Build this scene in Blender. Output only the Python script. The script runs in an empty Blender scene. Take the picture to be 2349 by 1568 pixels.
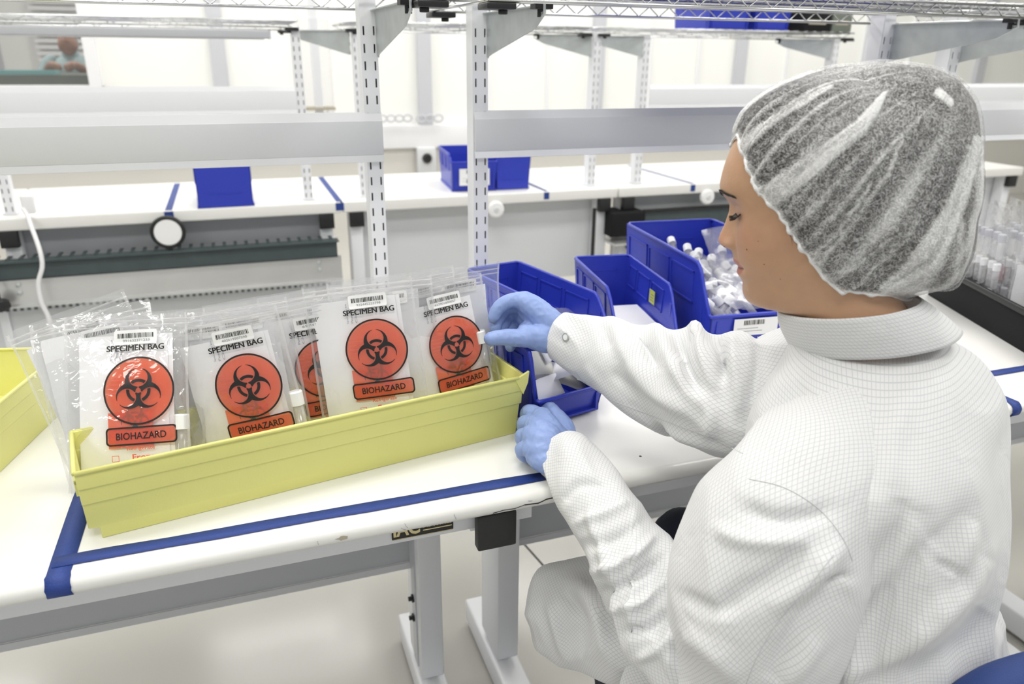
import bpy, bmesh, math, random
import numpy as np
from mathutils import Vector, Matrix, noise
random.seed(7); np.random.seed(7)
SC = bpy.context.scene
COL = SC.collection
PI = math.pi
BZ = 0.80                      # height of the bench tops above the floor

# ------------------------------------------------------------------ camera, world, exposure
FPX, YAW, PITCH, ROLL = 1755.0, 0.344, 0.3617, 0.0109
cy_, sy_, cp_, sp_ = math.cos(YAW), math.sin(YAW), math.cos(PITCH), math.sin(PITCH)
c_f = Vector((sy_*cp_, cy_*cp_, -sp_)); c_r = Vector((cy_, -sy_, 0)); c_u = c_r.cross(c_f)
c_r2 = c_r*math.cos(ROLL)+c_u*math.sin(ROLL); c_u2 = c_u*math.cos(ROLL)-c_r*math.sin(ROLL)
CAM = Vector((0, 0, BZ+0.56))
cam = bpy.data.cameras.new('camera'); co = bpy.data.objects.new('camera', cam); COL.objects.link(co)
M_ = Matrix((c_r2, c_u2, -c_f)).transposed().to_4x4(); M_.translation = CAM
co.matrix_world = M_
cam.sensor_width = 36; cam.lens = 36*FPX/2349; cam.clip_start = 0.02; cam.clip_end = 60
cam.dof.use_dof = True; cam.dof.focus_distance = 1.05; cam.dof.aperture_fstop = 5.0
SC.camera = co
w = bpy.data.worlds.new('world'); SC.world = w; w.use_nodes = True
w.node_tree.nodes['Background'].inputs[0].default_value = (0.93, 0.97, 1.0, 1)
w.node_tree.nodes['Background'].inputs[1].default_value = 0.55
SC.view_settings.view_transform = 'Standard'; SC.view_settings.look = 'None'
SC.view_settings.gamma = 1; SC.view_settings.use_curve_mapping = False
SC.view_settings.exposure = 0.12
SC.cycles.max_bounces = 8; SC.cycles.transparent_max_bounces = 32
SC.cycles.use_denoising = True
SC.cycles.sample_clamp_indirect = 4.0
LE = 18.0
def area(x, y, sx, sy, e, z=3.12):
    l = bpy.data.lights.new('panel_or_fill_light', 'AREA'); l.shape = 'RECTANGLE'; l.size = sx; l.size_y = sy
    l.energy = e; l.color = (1.0, 0.985, 0.95)
    o = bpy.data.objects.new('panel_or_fill_light', l); COL.objects.link(o); o.location = (x, y, z)
    return o
LAMPS = [(x, y) for y in (-0.6, 1.3, 3.4, 5.2) for x in (-2.4, 0.0, 2.4, 4.8)]
for x, y in LAMPS: area(x, y, 1.2, 0.6, LE)
for x, y in ((-2.4, 8.6), (0.0, 8.6)): area(x, y, 1.2, 0.6, LE*2.2)  # unseen fill lamps added to brighten the room beyond the window

def at(px, py, zc):            # a point of the room seen at pixel (px,py), zc metres in front of the lens
    px, py, zc = float(px), float(py), float(zc)
    return CAM + zc*((px-1174.5)/FPX*c_r2 - (py-784)/FPX*c_u2 + c_f)
def atz(px, py, z):            # the same on the level z above the bench tops
    d = (px-1174.5)/FPX*c_r2 - (py-784)/FPX*c_u2 + c_f
    return CAM + d*((BZ+z-CAM.z)/d.z)
def aty(px, py, y):            # the same on the upright plane y
    d = (px-1174.5)/FPX*c_r2 - (py-784)/FPX*c_u2 + c_f
    return CAM + d*((y-CAM.y)/d.y)
def V(x, y, z): return Vector((x, y, BZ+z))

# ------------------------------------------------------------------ materials
MAT = {}
def mat(name, col, rough=0.5, metal=0.0, spec=0.5, bump=0, bscale=200, var=0, vscale=8, coat=0, trans=0, alpha=1, sss=0, emit=0):
    m = bpy.data.materials.new(name); m.use_nodes = True; MAT[name] = m
    nt = m.node_tree; b = nt.nodes['Principled BSDF']
    b.inputs['Base Color'].default_value = (*col, 1); b.inputs['Roughness'].default_value = rough
    b.inputs['Metallic'].default_value = metal; b.inputs['Specular IOR Level'].default_value = spec
    b.inputs['Coat Weight'].default_value = coat; b.inputs['Transmission Weight'].default_value = trans
    b.inputs['Alpha'].default_value = alpha
    if emit: b.inputs['Emission Color'].default_value = (*col, 1); b.inputs['Emission Strength'].default_value = emit
    if sss: b.inputs['Subsurface Weight'].default_value = sss; b.inputs['Subsurface Radius'].default_value = (0.012, 0.005, 0.003); b.inputs['Subsurface Scale'].default_value = 0.6
    tc = nt.nodes.new('ShaderNodeTexCoord')
    if bump:
        n = nt.nodes.new('ShaderNodeTexNoise'); n.inputs['Scale'].default_value = bscale; n.inputs['Detail'].default_value = 3
        bp = nt.nodes.new('ShaderNodeBump'); bp.inputs['Strength'].default_value = bump; bp.inputs['Distance'].default_value = 0.002
        nt.links.new(tc.outputs['Object'], n.inputs['Vector']); nt.links.new(n.outputs['Fac'], bp.inputs['Height']); nt.links.new(bp.outputs['Normal'], b.inputs['Normal'])
    if var:
        n = nt.nodes.new('ShaderNodeTexNoise'); n.inputs['Scale'].default_value = vscale; n.inputs['Detail'].default_value = 4
        mx = nt.nodes.new('ShaderNodeMix'); mx.data_type = 'RGBA'
        mx.inputs['A'].default_value = (*[c*(1-var) for c in col], 1); mx.inputs['B'].default_value = (*[min(1, c*(1+var)) for c in col], 1)
        nt.links.new(tc.outputs['Object'], n.inputs['Vector']); nt.links.new(n.outputs['Fac'], mx.inputs['Factor']); nt.links.new(mx.outputs['Result'], b.inputs['Base Color'])
    return m
mat('laminate', (0.81, 0.805, 0.775), 0.28, var=0.015, vscale=3)
mat('laminate_edge', (0.88, 0.88, 0.89), 0.25)
mat('powder_white', (0.80, 0.81, 0.84), 0.4, bump=0.05, bscale=900)
mat('powder_grey', (0.50, 0.51, 0.54), 0.45, bump=0.05, bscale=900)
mat('panel_grey', (0.66, 0.67, 0.69), 0.35)
mat('galvanised', (0.52, 0.55, 0.55), 0.38, 0.6, var=0.16, vscale=30)
mat('aluminium', (0.72, 0.72, 0.71), 0.3, 0.75, var=0.08, vscale=9)
mat('chrome', (0.62, 0.63, 0.64), 0.22, 1.0)
mat('black_plastic', (0.012, 0.012, 0.013), 0.4)
mat('black_tray', (0.010, 0.010, 0.011), 0.65, spec=0.2, bump=0.1, bscale=60)
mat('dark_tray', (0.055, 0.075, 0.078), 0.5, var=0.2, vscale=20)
mat('blue_plastic', (0.028, 0.048, 0.46), 0.33, bump=0.05, bscale=400, spec=0.5)
mat('blue_tape', (0.016, 0.045, 0.235), 0.6, bump=0.25, bscale=500, var=0.12, vscale=160)
mat('yellow_plastic', (0.76, 0.745, 0.25), 0.42, bump=0.08, bscale=300, var=0.03, vscale=14)
mat('orange_print', (0.83, 0.135, 0.055), 0.45)
mat('red_print', (0.75, 0.12, 0.06), 0.5)
mat('black_print', (0.012, 0.010, 0.010), 0.4)
mat('grey_print', (0.25, 0.26, 0.30), 0.5)
mat('paper', (0.93, 0.93, 0.95), 0.6)
mat('paper_warm', (0.80, 0.79, 0.72), 0.6)
mat('label_white', (0.86, 0.86, 0.86), 0.4)
mat('label_yellow', (0.62, 0.66, 0.10), 0.5)
mat('cap_white', (0.86, 0.87, 0.88), 0.3)
mat('gold_print', (0.72, 0.62, 0.34), 0.35, 0.3)
mat('glove', (0.255, 0.35, 0.64), 0.42, bump=0.25, bscale=120, spec=0.4)
mat('trousers', (0.012, 0.016, 0.035), 0.8, bump=0.3, bscale=500)
mat('chair_blue', (0.02, 0.05, 0.20), 0.7, bump=0.4, bscale=700)
mat('hair', (0.020, 0.016, 0.014), 0.5, bump=0.5, bscale=90)
mat('mole_brown', (0.16, 0.07, 0.04), 0.6); mat('nostril_shade', (0.07, 0.025, 0.02), 0.8)
mat('cord_white', (0.85, 0.85, 0.86), 0.4)
mat('wall_white', (0.90, 0.90, 0.87), 0.5)
mat('wall_beige', (0.68, 0.66, 0.62), 0.6)
mat('mullion', (0.56, 0.57, 0.61), 0.4)
mat('sill', (0.84, 0.84, 0.86), 0.4)
mat('ceiling', (0.82, 0.82, 0.8), 0.8)
mat('scuff', (0.42, 0.38, 0.30), 0.8)
mat('back_skin', (0.42, 0.23, 0.17), 0.6); mat('back_shirt', (0.36, 0.47, 0.48), 0.8); mat('back_hair', (0.35, 0.33, 0.31), 0.8)
mat('teal', (0.25, 0.55, 0.55), 0.5); mat('dark_counter', (0.16, 0.18, 0.15), 0.6)
mat('light_panel', (1, 0.99, 0.96), 0.5, emit=3.0)
mat('vial_red', (0.50, 0.10, 0.10), 0.5)

def nodes(name):
    m = bpy.data.materials.new(name); m.use_nodes = True; MAT[name] = m
    nt = m.node_tree; nt.nodes.clear()
    out = nt.nodes.new('ShaderNodeOutputMaterial')
    return m, nt, out
# floor: glossy epoxy
m = mat('floor', (0.49, 0.478, 0.445), 0.16, var=0.02, vscale=1.5, spec=0.5)
# transparent film
def film(name, white, refl, rough=0.08, bumpd=0.0, tint=(1, 1, 1)):
    m, nt, out = nodes(name)
    tr = nt.nodes.new('ShaderNodeBsdfTransparent'); tr.inputs[0].default_value = (*tint, 1)
    df = nt.nodes.new('ShaderNodeBsdfDiffuse'); df.inputs[0].default_value = (0.95, 0.95, 0.97, 1)
    tl = nt.nodes.new('ShaderNodeBsdfTranslucent'); tl.inputs[0].default_value = (0.95, 0.95, 0.97, 1)
    dm = nt.nodes.new('ShaderNodeMixShader'); dm.inputs[0].default_value = 0.5
    gl = nt.nodes.new('ShaderNodeBsdfGlossy'); gl.inputs['Roughness'].default_value = rough
    fr = nt.nodes.new('ShaderNodeLayerWeight'); fr.inputs[0].default_value = 0.5
    pw_ = nt.nodes.new('ShaderNodeMath'); pw_.operation = 'POWER'; pw_.inputs[1].default_value = 3.0
    mu = nt.nodes.new('ShaderNodeMath'); mu.operation = 'MULTIPLY_ADD'; mu.inputs[1].default_value = refl*0.4; mu.inputs[2].default_value = 0.035*refl
    m1 = nt.nodes.new('ShaderNodeMixShader'); m1.inputs[0].default_value = white
    m2 = nt.nodes.new('ShaderNodeMixShader')
    L = nt.links.new
    L(df.outputs[0], dm.inputs[1]); L(tl.outputs[0], dm.inputs[2])
    L(tr.outputs[0], m1.inputs[1]); L(dm.outputs[0], m1.inputs[2])
    L(fr.outputs['Facing'], pw_.inputs[0]); L(pw_.outputs[0], mu.inputs[0]); L(mu.outputs[0], m2.inputs[0]); L(m1.outputs[0], m2.inputs[1]); L(gl.outputs[0], m2.inputs[2])
    L(m2.outputs[0], out.inputs[0])
    if bumpd:
        tc = nt.nodes.new('ShaderNodeTexCoord'); n = nt.nodes.new('ShaderNodeTexNoise'); n.inputs['Scale'].default_value = 45; n.inputs['Detail'].default_value = 2
        n.inputs['Distortion'].default_value = 1.2
        bp = nt.nodes.new('ShaderNodeBump'); bp.inputs['Strength'].default_value = 0.6; bp.inputs['Distance'].default_value = bumpd
        L(tc.outputs['Object'], n.inputs[0]); L(n.outputs['Fac'], bp.inputs['Height'])
        L(bp.outputs[0], gl.inputs['Normal']); L(bp.outputs[0], fr.inputs['Normal'])
    return m
mat('nonwoven_hem', (0.80, 0.80, 0.80), 0.8, bump=0.8, bscale=700)
film('film', 0.075, 2.3, 0.10, 0.004)
film('zip_film', 0.30, 1.8, 0.12, 0.002)
film('tube_plastic', 0.30, 1.5, 0.12)
film('glass', 0.03, 0.8, 0.02)
def ink(name, col, op):
    m, nt, out = nodes(name); L = nt.links.new
    tr = nt.nodes.new('ShaderNodeBsdfTransparent'); tr.inputs[0].default_value = (1.0, 0.42, 0.25, 1)
    df = nt.nodes.new('ShaderNodeBsdfDiffuse'); df.inputs[0].default_value = (*col, 1)
    tl = nt.nodes.new('ShaderNodeBsdfTranslucent'); tl.inputs[0].default_value = (*col, 1)
    a = nt.nodes.new('ShaderNodeMixShader'); a.inputs[0].default_value = 0.25; b = nt.nodes.new('ShaderNodeMixShader'); b.inputs[0].default_value = op
    L(df.outputs[0], a.inputs[1]); L(tl.outputs[0], a.inputs[2]); L(tr.outputs[0], b.inputs[1]); L(a.outputs[0], b.inputs[2]); L(b.outputs[0], out.inputs[0])
ink('orange_ink', (0.88, 0.15, 0.055), 0.50)
film('pouch_film', 0.17, 1.2, 0.15)
# woven gown cloth: white with a thin grey grid in the weave
def cloth():
    m, nt, out = nodes('gown')
    L = nt.links.new
    b = nt.nodes.new('ShaderNodeBsdfPrincipled'); b.inputs['Roughness'].default_value = 0.75
    b.inputs['Sheen Weight'].default_value = 0.15
    uv = nt.nodes.new('ShaderNodeUVMap'); sp = nt.nodes.new('ShaderNodeSeparateXYZ'); L(uv.outputs[0], sp.inputs[0])
    def line(sock, period, width):
        d = nt.nodes.new('ShaderNodeMath'); d.operation = 'DIVIDE'; d.inputs[1].default_value = period; L(sock, d.inputs[0])
        f = nt.nodes.new('ShaderNodeMath'); f.operation = 'FRACT'; L(d.outputs[0], f.inputs[0])
        s = nt.nodes.new('ShaderNodeMath'); s.operation = 'SUBTRACT'; s.inputs[1].default_value = 0.5; L(f.outputs[0], s.inputs[0])
        a = nt.nodes.new('ShaderNodeMath'); a.operation = 'ABSOLUTE'; L(s.outputs[0], a.inputs[0])
        r = nt.nodes.new('ShaderNodeMapRange'); r.inputs['From Min'].default_value = width*0.5; r.inputs['From Max'].default_value = width*1.3
        r.inputs['To Min'].default_value = 1; r.inputs['To Max'].default_value = 0; L(a.outputs[0], r.inputs[0])
        return r.outputs[0]
    l1 = line(sp.outputs['X'], 0.0042, 0.085); l2 = line(sp.outputs['Y'], 0.0042, 0.085)
    mx = nt.nodes.new('ShaderNodeMath'); mx.operation = 'MAXIMUM'; L(l1, mx.inputs[0]); L(l2, mx.inputs[1])
    c = nt.nodes.new('ShaderNodeMix'); c.data_type = 'RGBA'; c.inputs['A'].default_value = (0.72, 0.72, 0.725, 1); c.inputs['B'].default_value = (0.54, 0.555, 0.575, 1)
    L(mx.outputs[0], c.inputs['Factor']); L(c.outputs['Result'], b.inputs['Base Color'])
    tc = nt.nodes.new('ShaderNodeTexCoord'); n = nt.nodes.new('ShaderNodeTexNoise'); n.inputs['Scale'].default_value = 16; n.inputs['Detail'].default_value = 3; n.inputs['Distortion'].default_value = 0.8
    L(tc.outputs['Object'], n.inputs[0])
    bp = nt.nodes.new('ShaderNodeBump'); bp.inputs['Strength'].default_value = 0.35; bp.inputs['Distance'].default_value = 0.012
    L(n.outputs['Fac'], bp.inputs['Height']); L(bp.outputs[0], b.inputs['Normal'])
    L(b.outputs[0], out.inputs[0])
cloth()
mat('seam_thread', (0.55, 0.56, 0.57), 0.9)
# skin with colour attribute
def skin():
    m = mat('skin', (0.5, 0.27, 0.16), 0.45, bump=0.12, bscale=260, sss=0.25, spec=0.45)
    nt = m.node_tree; a = nt.nodes.new('ShaderNodeAttribute'); a.attribute_name = 'col'
    nt.links.new(a.outputs['Color'], nt.nodes['Principled BSDF'].inputs['Base Color'])
skin()
# non-woven bouffant cap: fibres over see-through ground, denser in the folds
def bouffant():
    m, nt, out = nodes('nonwoven')
    L = nt.links.new
    tc = nt.nodes.new('ShaderNodeTexCoord')
    fac = None
    for i, (sc, rot) in enumerate(((95, 0.3), (120, 1.3), (80, 2.3))):
        mp = nt.nodes.new('ShaderNodeMapping'); mp.inputs['Rotation'].default_value = (rot, rot*0.7, rot*1.7); L(tc.outputs['Object'], mp.inputs[0])
        n = nt.nodes.new('ShaderNodeTexNoise'); n.inputs['Scale'].default_value = sc; n.inputs['Detail'].default_value = 2.0; n.inputs['Distortion'].default_value = 2.2
        L(mp.outputs[0], n.inputs[0])
        s = nt.nodes.new('ShaderNodeMath'); s.operation = 'SUBTRACT'; s.inputs[1].default_value = 0.5; L(n.outputs['Fac'], s.inputs[0])
        a = nt.nodes.new('ShaderNodeMath'); a.operation = 'ABSOLUTE'; L(s.outputs[0], a.inputs[0])
        r = nt.nodes.new('ShaderNodeMapRange'); r.inputs['From Min'].default_value = 0.004; r.inputs['From Max'].default_value = 0.030; r.inputs['To Min'].default_value = 0.62; r.inputs['To Max'].default_value = 0.0
        L(a.outputs[0], r.inputs[0])
        if fac is None: fac = r.outputs[0]
        else:
            x = nt.nodes.new('ShaderNodeMath'); x.operation = 'MAXIMUM'; L(fac, x.inputs[0]); L(r.outputs[0], x.inputs[1]); fac = x.outputs[0]
    big = nt.nodes.new('ShaderNodeTexNoise'); big.inputs['Scale'].default_value = 14; big.inputs['Detail'].default_value = 3; L(tc.outputs['Object'], big.inputs[0])
    ba = nt.nodes.new('ShaderNodeMapRange'); ba.inputs['From Min'].default_value = 0.35; ba.inputs['From Max'].default_value = 0.7; ba.inputs['To Min'].default_value = 0.0; ba.inputs['To Max'].default_value = 0.16; L(big.outputs['Fac'], ba.inputs[0])
    at_ = nt.nodes.new('ShaderNodeAttribute'); at_.attribute_name = 'dens'
    ad = nt.nodes.new('ShaderNodeMath'); ad.operation = 'ADD'; L(ba.outputs[0], ad.inputs[0]); L(at_.outputs['Fac'], ad.inputs[1])
    sc_ = nt.nodes.new('ShaderNodeMath'); sc_.operation = 'MULTIPLY_ADD'; sc_.inputs[1].default_value = 0.66; L(fac, sc_.inputs[0]); L(ad.outputs[0], sc_.inputs[2]); sc_.use_clamp = True
    cl = nt.nodes.new('ShaderNodeMath'); cl.operation = 'MINIMUM'; cl.inputs[1].default_value = 0.93; L(sc_.outputs[0], cl.inputs[0])
    tr = nt.nodes.new('ShaderNodeBsdfTransparent')
    df = nt.nodes.new('ShaderNodeBsdfDiffuse'); df.inputs[0].default_value = (0.80, 0.80, 0.80, 1)
    mx = nt.nodes.new('ShaderNodeMixShader'); L(cl.outputs[0], mx.inputs[0]); L(tr.outputs[0], mx.inputs[1]); L(df.outputs[0], mx.inputs[2]); L(mx.outputs[0], out.inputs[0])
bouffant()

# ------------------------------------------------------------------ mesh helpers
class MB:
    def __init__(s): s.v = []; s.f = []
    def add(s, vs, fs):
        k = len(s.v); s.v += [tuple(v) for v in vs]; s.f += [tuple(i+k for i in f) for f in fs]; return s
    def box(s, x0, x1, y0, y1, z0, z1, M=None):
        vs = [Vector((x, y, z)) for z in (z0, z1) for y in (y0, y1) for x in (x0, x1)]
        if M is not None: vs = [M @ v for v in vs]
        return s.add(vs, [(0, 2, 3, 1), (4, 5, 7, 6), (0, 1, 5, 4), (2, 6, 7, 3), (0, 4, 6, 2), (1, 3, 7, 5)])
    def poly(s, pts, off):     # prism: polygon pts extruded by vector off
        n = len(pts); off = Vector(off); a = [Vector(p) for p in pts]; b = [p+off for p in a]
        return s.add(a+b, [tuple(range(n))[::-1], tuple(range(n, 2*n))]+[(i, (i+1) % n, (i+1) % n+n, i+n) for i in range(n)])
    def tube(s, pts, r, n=10, cap=True):
        pts = [Vector(p) for p in pts]; rr = r if isinstance(r, (list, tuple)) else [r]*len(pts)
        t = (pts[1]-pts[0]).normalized(); nx = t.orthogonal().normalized(); rings = []
        for i, p in enumerate(pts):
            t2 = (pts[min(i+1, len(pts)-1)]-pts[max(i-1, 0)]).normalized()
            nx = (nx - t2*nx.dot(t2)).normalized(); ny = t2.cross(nx)
            rings.append([p+(nx*math.cos(2*PI*k/n)+ny*math.sin(2*PI*k/n))*rr[i] for k in range(n)])
        fs = []
        for i in range(len(pts)-1):
            for k in range(n): fs.append((i*n+k, i*n+(k+1) % n, (i+1)*n+(k+1) % n, (i+1)*n+k))
        if cap: fs += [tuple(range(n))[::-1], tuple((len(pts)-1)*n+k for k in range(n))]
        return s.add([v for r_ in rings for v in r_], fs)
    def lathe(s, prof, c, ax=(0, 0, 1), n=20):
        ax = Vector(ax).normalized(); nx = ax.orthogonal().normalized(); ny = ax.cross(nx); c = Vector(c); vs = []; fs = []
        for (r, h) in prof:
            for k in range(n): vs.append(c+ax*h+(nx*math.cos(2*PI*k/n)+ny*math.sin(2*PI*k/n))*r)
        for i in range(len(prof)-1):
            for k in range(n): fs.append((i*n+k, i*n+(k+1) % n, (i+1)*n+(k+1) % n, (i+1)*n+k))
        fs += [tuple(range(n))[::-1], tuple((len(prof)-1)*n+k for k in range(n))]
        return s.add(vs, fs)
    def build(s, name, m, parent=None, smooth=False, bevel=0, recalc=True):
        me = bpy.data.meshes.new(name); me.from_pydata(s.v, [], s.f)
        if recalc or bevel:
            bm = bmesh.new(); bm.from_mesh(me); bmesh.ops.recalc_face_normals(bm, faces=bm.faces)
            if bevel:
                es = [e for e in bm.edges if len(e.link_faces) == 2 and e.calc_face_angle(0) > 0.5]
                bmesh.ops.bevel(bm, geom=es, offset=bevel, segments=2, profile=0.6, affect='EDGES')
            bm.to_mesh(me); bm.free()
        me.materials.append(MAT[m] if isinstance(m, str) else m)
        if smooth or bevel: me.polygons.foreach_set('use_smooth', [True]*len(me.polygons))
        o = bpy.data.objects.new(name, me); COL.objects.link(o)
        if parent is not None: o.parent = parent; o.matrix_parent_inverse = parent.matrix_world.inverted() if False else Matrix()
        return o
def smooth_by_angle(o, a=0.6):
    me = o.data; bm = bmesh.new(); bm.from_mesh(me)
    for e in bm.edges: e.smooth = not (len(e.link_faces) == 2 and e.calc_face_angle(0) > a)
    for f in bm.faces: f.smooth = True
    bm.to_mesh(me); bm.free()
def tag(o, label, cat, group=None, kind=None):
    if label: o['label'] = label
    if cat: o['category'] = cat
    if group: o['group'] = group
    if kind: o['kind'] = kind
    return o
def thing(name, label, cat, loc=(0, 0, 0), rz=0, group=None):
    o = bpy.data.objects.new(name, None); COL.objects.link(o); o.location = loc; o.rotation_euler = (0, 0, rz); o.empty_display_size = 0.05
    return tag(o, label, cat, group)
def struct(o): o['kind'] = 'structure'; return o
def part(mb, name, m, parent, wl=None, **k):      # mb given in world coordinates, parent an unrotated/rotated Empty
    o = mb.build(name, m, parent, **k)
    Mi = parent_world(parent).inverted()
    o.data.transform(Mi)
    return o
def parent_world(p):
    Mw = Matrix.Translation(p.location) @ p.rotation_euler.to_matrix().to_4x4()
    if p.parent is not None: Mw = parent_world(p.parent) @ Mw
    return Mw
def copy_tree(o, parent=None):
    c = o.copy(); COL.objects.link(c)
    if parent is not None: c.parent = parent
    for ch in [x for x in list(COL.objects) if x.parent == o]: copy_tree(ch, c)
    return c
def iso(f, x0, x1, y0, y1, h):           # filled polygons where f(x,y) < 0 (clipped grid cells)
    nx = int(math.ceil((x1-x0)/h)); ny = int(math.ceil((y1-y0)/h))
    X = np.linspace(x0, x1, nx+1); Y = np.linspace(y0, y1, ny+1)
    G = f(*np.meshgrid(X, Y))
    vs = []; fs = []; ix = {}
    def vid(key, p):
        if key not in ix: ix[key] = len(vs); vs.append(p)
        return ix[key]
    for j in range(ny):
        for i in range(nx):
            cs = [(i, j), (i+1, j), (i+1, j+1), (i, j+1)]; g = [G[b][a] for a, b in cs]
            if min(g) >= 0: continue
            poly = []
            for k in range(4):
                a, b = cs[k], cs[(k+1) % 4]; ga, gb = g[k], g[(k+1) % 4]
                if ga < 0: poly.append(vid(a, (X[a[0]], Y[a[1]])))
                if (ga < 0) != (gb < 0):
                    t = ga/(ga-gb); p = (X[a[0]]+t*(X[b[0]]-X[a[0]]), Y[a[1]]+t*(Y[b[1]]-Y[a[1]]))
                    poly.append(vid(tuple(sorted((a, b))), p))
            if len(poly) >= 3: fs.append(tuple(poly))
    return vs, fs
_tc = {}
def text_mesh(s, size, bold=0.0, font=None):  # 2-D mesh of a piece of writing, left baseline at 0
    key = (s, size, bold)
    if key in _tc: return _tc[key]
    c = bpy.data.curves.new('t', 'FONT'); c.body = s; c.size = size; c.offset = bold; c.resolution_u = 3
    o = bpy.data.objects.new('t', c); COL.objects.link(o)
    dg = bpy.context.evaluated_depsgraph_get(); me = bpy.data.meshes.new_from_object(o.evaluated_get(dg))
    vs = [(v.co.x, v.co.y) for v in me.vertices]; fs = [tuple(p.vertices) for p in me.polygons]
    bpy.data.objects.remove(o); bpy.data.curves.remove(c); bpy.data.meshes.remove(me)
    _tc[key] = (vs, fs); return vs, fs
def fit_text(s, width, height, bold=0.0):
    vs, fs = text_mesh(s, 1.0, bold); xs = [v[0] for v in vs]; ys = [v[1] for v in vs]
    a = width/(max(xs)-min(xs)); b = height/(max(ys)-min(ys)); x0, y0 = min(xs), min(ys)
    return [((x-x0)*a, (y-y0)*b) for x, y in vs], fs
# vectorised value noise
_H = np.random.RandomState(3).rand(64, 64, 64)
def vn(P):
    P = np.asarray(P, float); i = np.floor(P).astype(int); f = P-i; f = f*f*(3-2*f)
    def h(a, b, c): return _H[(i[..., 0]+a) % 64, (i[..., 1]+b) % 64, (i[..., 2]+c) % 64]
    r = 0
    for a in (0, 1):
        for b in (0, 1):
            for c in (0, 1):
                r = r + h(a, b, c)*(f[..., 0] if a else 1-f[..., 0])*(f[..., 1] if b else 1-f[..., 1])*(f[..., 2] if c else 1-f[..., 2])
    return r*2-1
def grid_mesh(name, P, m, parent=None, wrap=False, uv=None, attrs=None, smooth=True, caps=False):
    P = np.asarray(P); R, N = P.shape[:2]; vs = P.reshape(-1, 3)
    fs = []
    for i in range(R-1):
        for k in range(N if wrap else N-1):
            k2 = (k+1) % N; fs.append((i*N+k, i*N+k2, (i+1)*N+k2, (i+1)*N+k))
    if caps: fs += [tuple(range(N))[::-1], tuple((R-1)*N+k for k in range(N))]
    me = bpy.data.meshes.new(name); me.from_pydata([tuple(v) for v in vs], [], fs)
    if uv is not None:
        l = me.uv_layers.new(name='UVMap'); UV = []
        for i in range(R-1):
            for k in range(N if wrap else N-1):
                k2 = k+1
                for (a, b) in ((i, k), (i, k2), (i+1, k2), (i+1, k)):
                    UV += [float(uv[a][b % uv.shape[1]][0] if b < uv.shape[1] else uv[a][-1][0]+(uv[a][-1][0]-uv[a][-2][0])), float(uv[a][b % uv.shape[1]][1])]
        if caps: UV += [0.0]*(4*N)
        l.data.foreach_set('uv', UV)
    me.materials.append(MAT[m]); me.polygons.foreach_set('use_smooth', [True]*len(me.polygons))
    for k, a in (attrs or {}).items():
        a = np.asarray(a)
        if a.shape[-1:] == (4,) and a.ndim == 3:
            t = me.color_attributes.new(k, 'FLOAT_COLOR', 'POINT'); t.data.foreach_set('color', a.reshape(-1))
        else:
            t = me.attributes.new(k, 'FLOAT', 'POINT'); t.data.foreach_set('value', a.reshape(-1))
    o = bpy.data.objects.new(name, me); COL.objects.link(o)
    if parent is not None:
        o.parent = parent; me.transform(parent_world(parent).inverted())
    return o
def resample(C, n):                        # Catmull-Rom through rows of C
    C = np.asarray(C, float); m = len(C); out = []
    for t in np.linspace(0, m-1, n):
        i = min(int(t), m-2); u = t-i
        p0, p1, p2, p3 = C[max(i-1, 0)], C[i], C[i+1], C[min(i+2, m-1)]
        out.append(0.5*((2*p1)+(-p0+p2)*u+(2*p0-5*p1+4*p2-p3)*u*u+(-p0+3*p1-3*p2+p3)*u**3))
    return np.array(out)

# ------------------------------------------------------------------ the room
struct(MB().box(-6, 9, -4, 11, -0.05, 0).build('floor', 'floor'))
struct(MB().box(-6, 9, -4, 11, 3.2, 3.3).build('ceiling', 'ceiling'))
struct(MB().box(-6.1, -6, -4, 11, 0, 3.2).build('wall_left', 'wall_white'))
struct(MB().box(9, 9.1, -4, 11, 0, 3.2).build('wall_right', 'wall_white'))
for x, y in LAMPS:
    t = thing('ceiling_light', 'recessed white rectangular light panel in the ceiling', 'light', (x, y, 3.2), 0, 'ceiling light panels')
    MB().box(-0.58, 0.58, -0.28, 0.28, -0.03, -0.015).build('diffuser', 'light_panel', t)
    fr = MB()
    fr.box(-0.61, 0.61, -0.31, -0.28, -0.03, 0); fr.box(-0.61, 0.61, 0.28, 0.31, -0.03, 0); fr.box(-0.61, -0.58, -0.28, 0.28, -0.03, 0); fr.box(0.58, 0.61, -0.28, 0.28, -0.03, 0)
    fr.build('frame', 'powder_white', t)
# back wall: beige dado, white sill band, tall white panels between grey mullions, a window at the left
YW = 6.0
wb = struct(MB().box(-6, 9, YW, YW+0.12, 0, BZ-0.14).build('wall_back', 'wall_beige'))
struct(MB().box(-6, 9, YW-0.04, YW+0.12, BZ-0.14, BZ+0.03).build('trim_1', 'sill', bevel=0.005))
MUL = [-0.03, 1.42, 2.86, 4.22, 5.6, 7.0]
struct(MB().box(-0.80, 9, YW+0.02, YW+0.10, BZ+0.03, 3.2).build('wall_back_upper', 'wall_white'))
for i, x in enumerate(MUL):
    struct(MB().box(x-0.05, x+0.05, YW-0.03, YW+0.02, BZ+0.03, 3.2).build('trim_%d' % (i+2), 'mullion'))
    if i < len(MUL)-1:
        for k in (0.36, 0.70):
            xx = x+(MUL[i+1]-x)*k
            struct(MB().box(xx-0.012, xx+0.012, YW-0.0, YW+0.03, BZ+0.03, 3.2).build('trim_%d' % (10+i*2+(k > 0.5)), 'sill'))
struct(MB().box(-0.855, -0.78, YW-0.03, YW+0.1, BZ+0.03, 3.2).build('trim_8', 'sill'))
wn = struct(MB().box(-6, -0.78, YW-0.02, YW+0.1, BZ+0.03, BZ+0.325).build('window_1', 'sill'))
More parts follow.
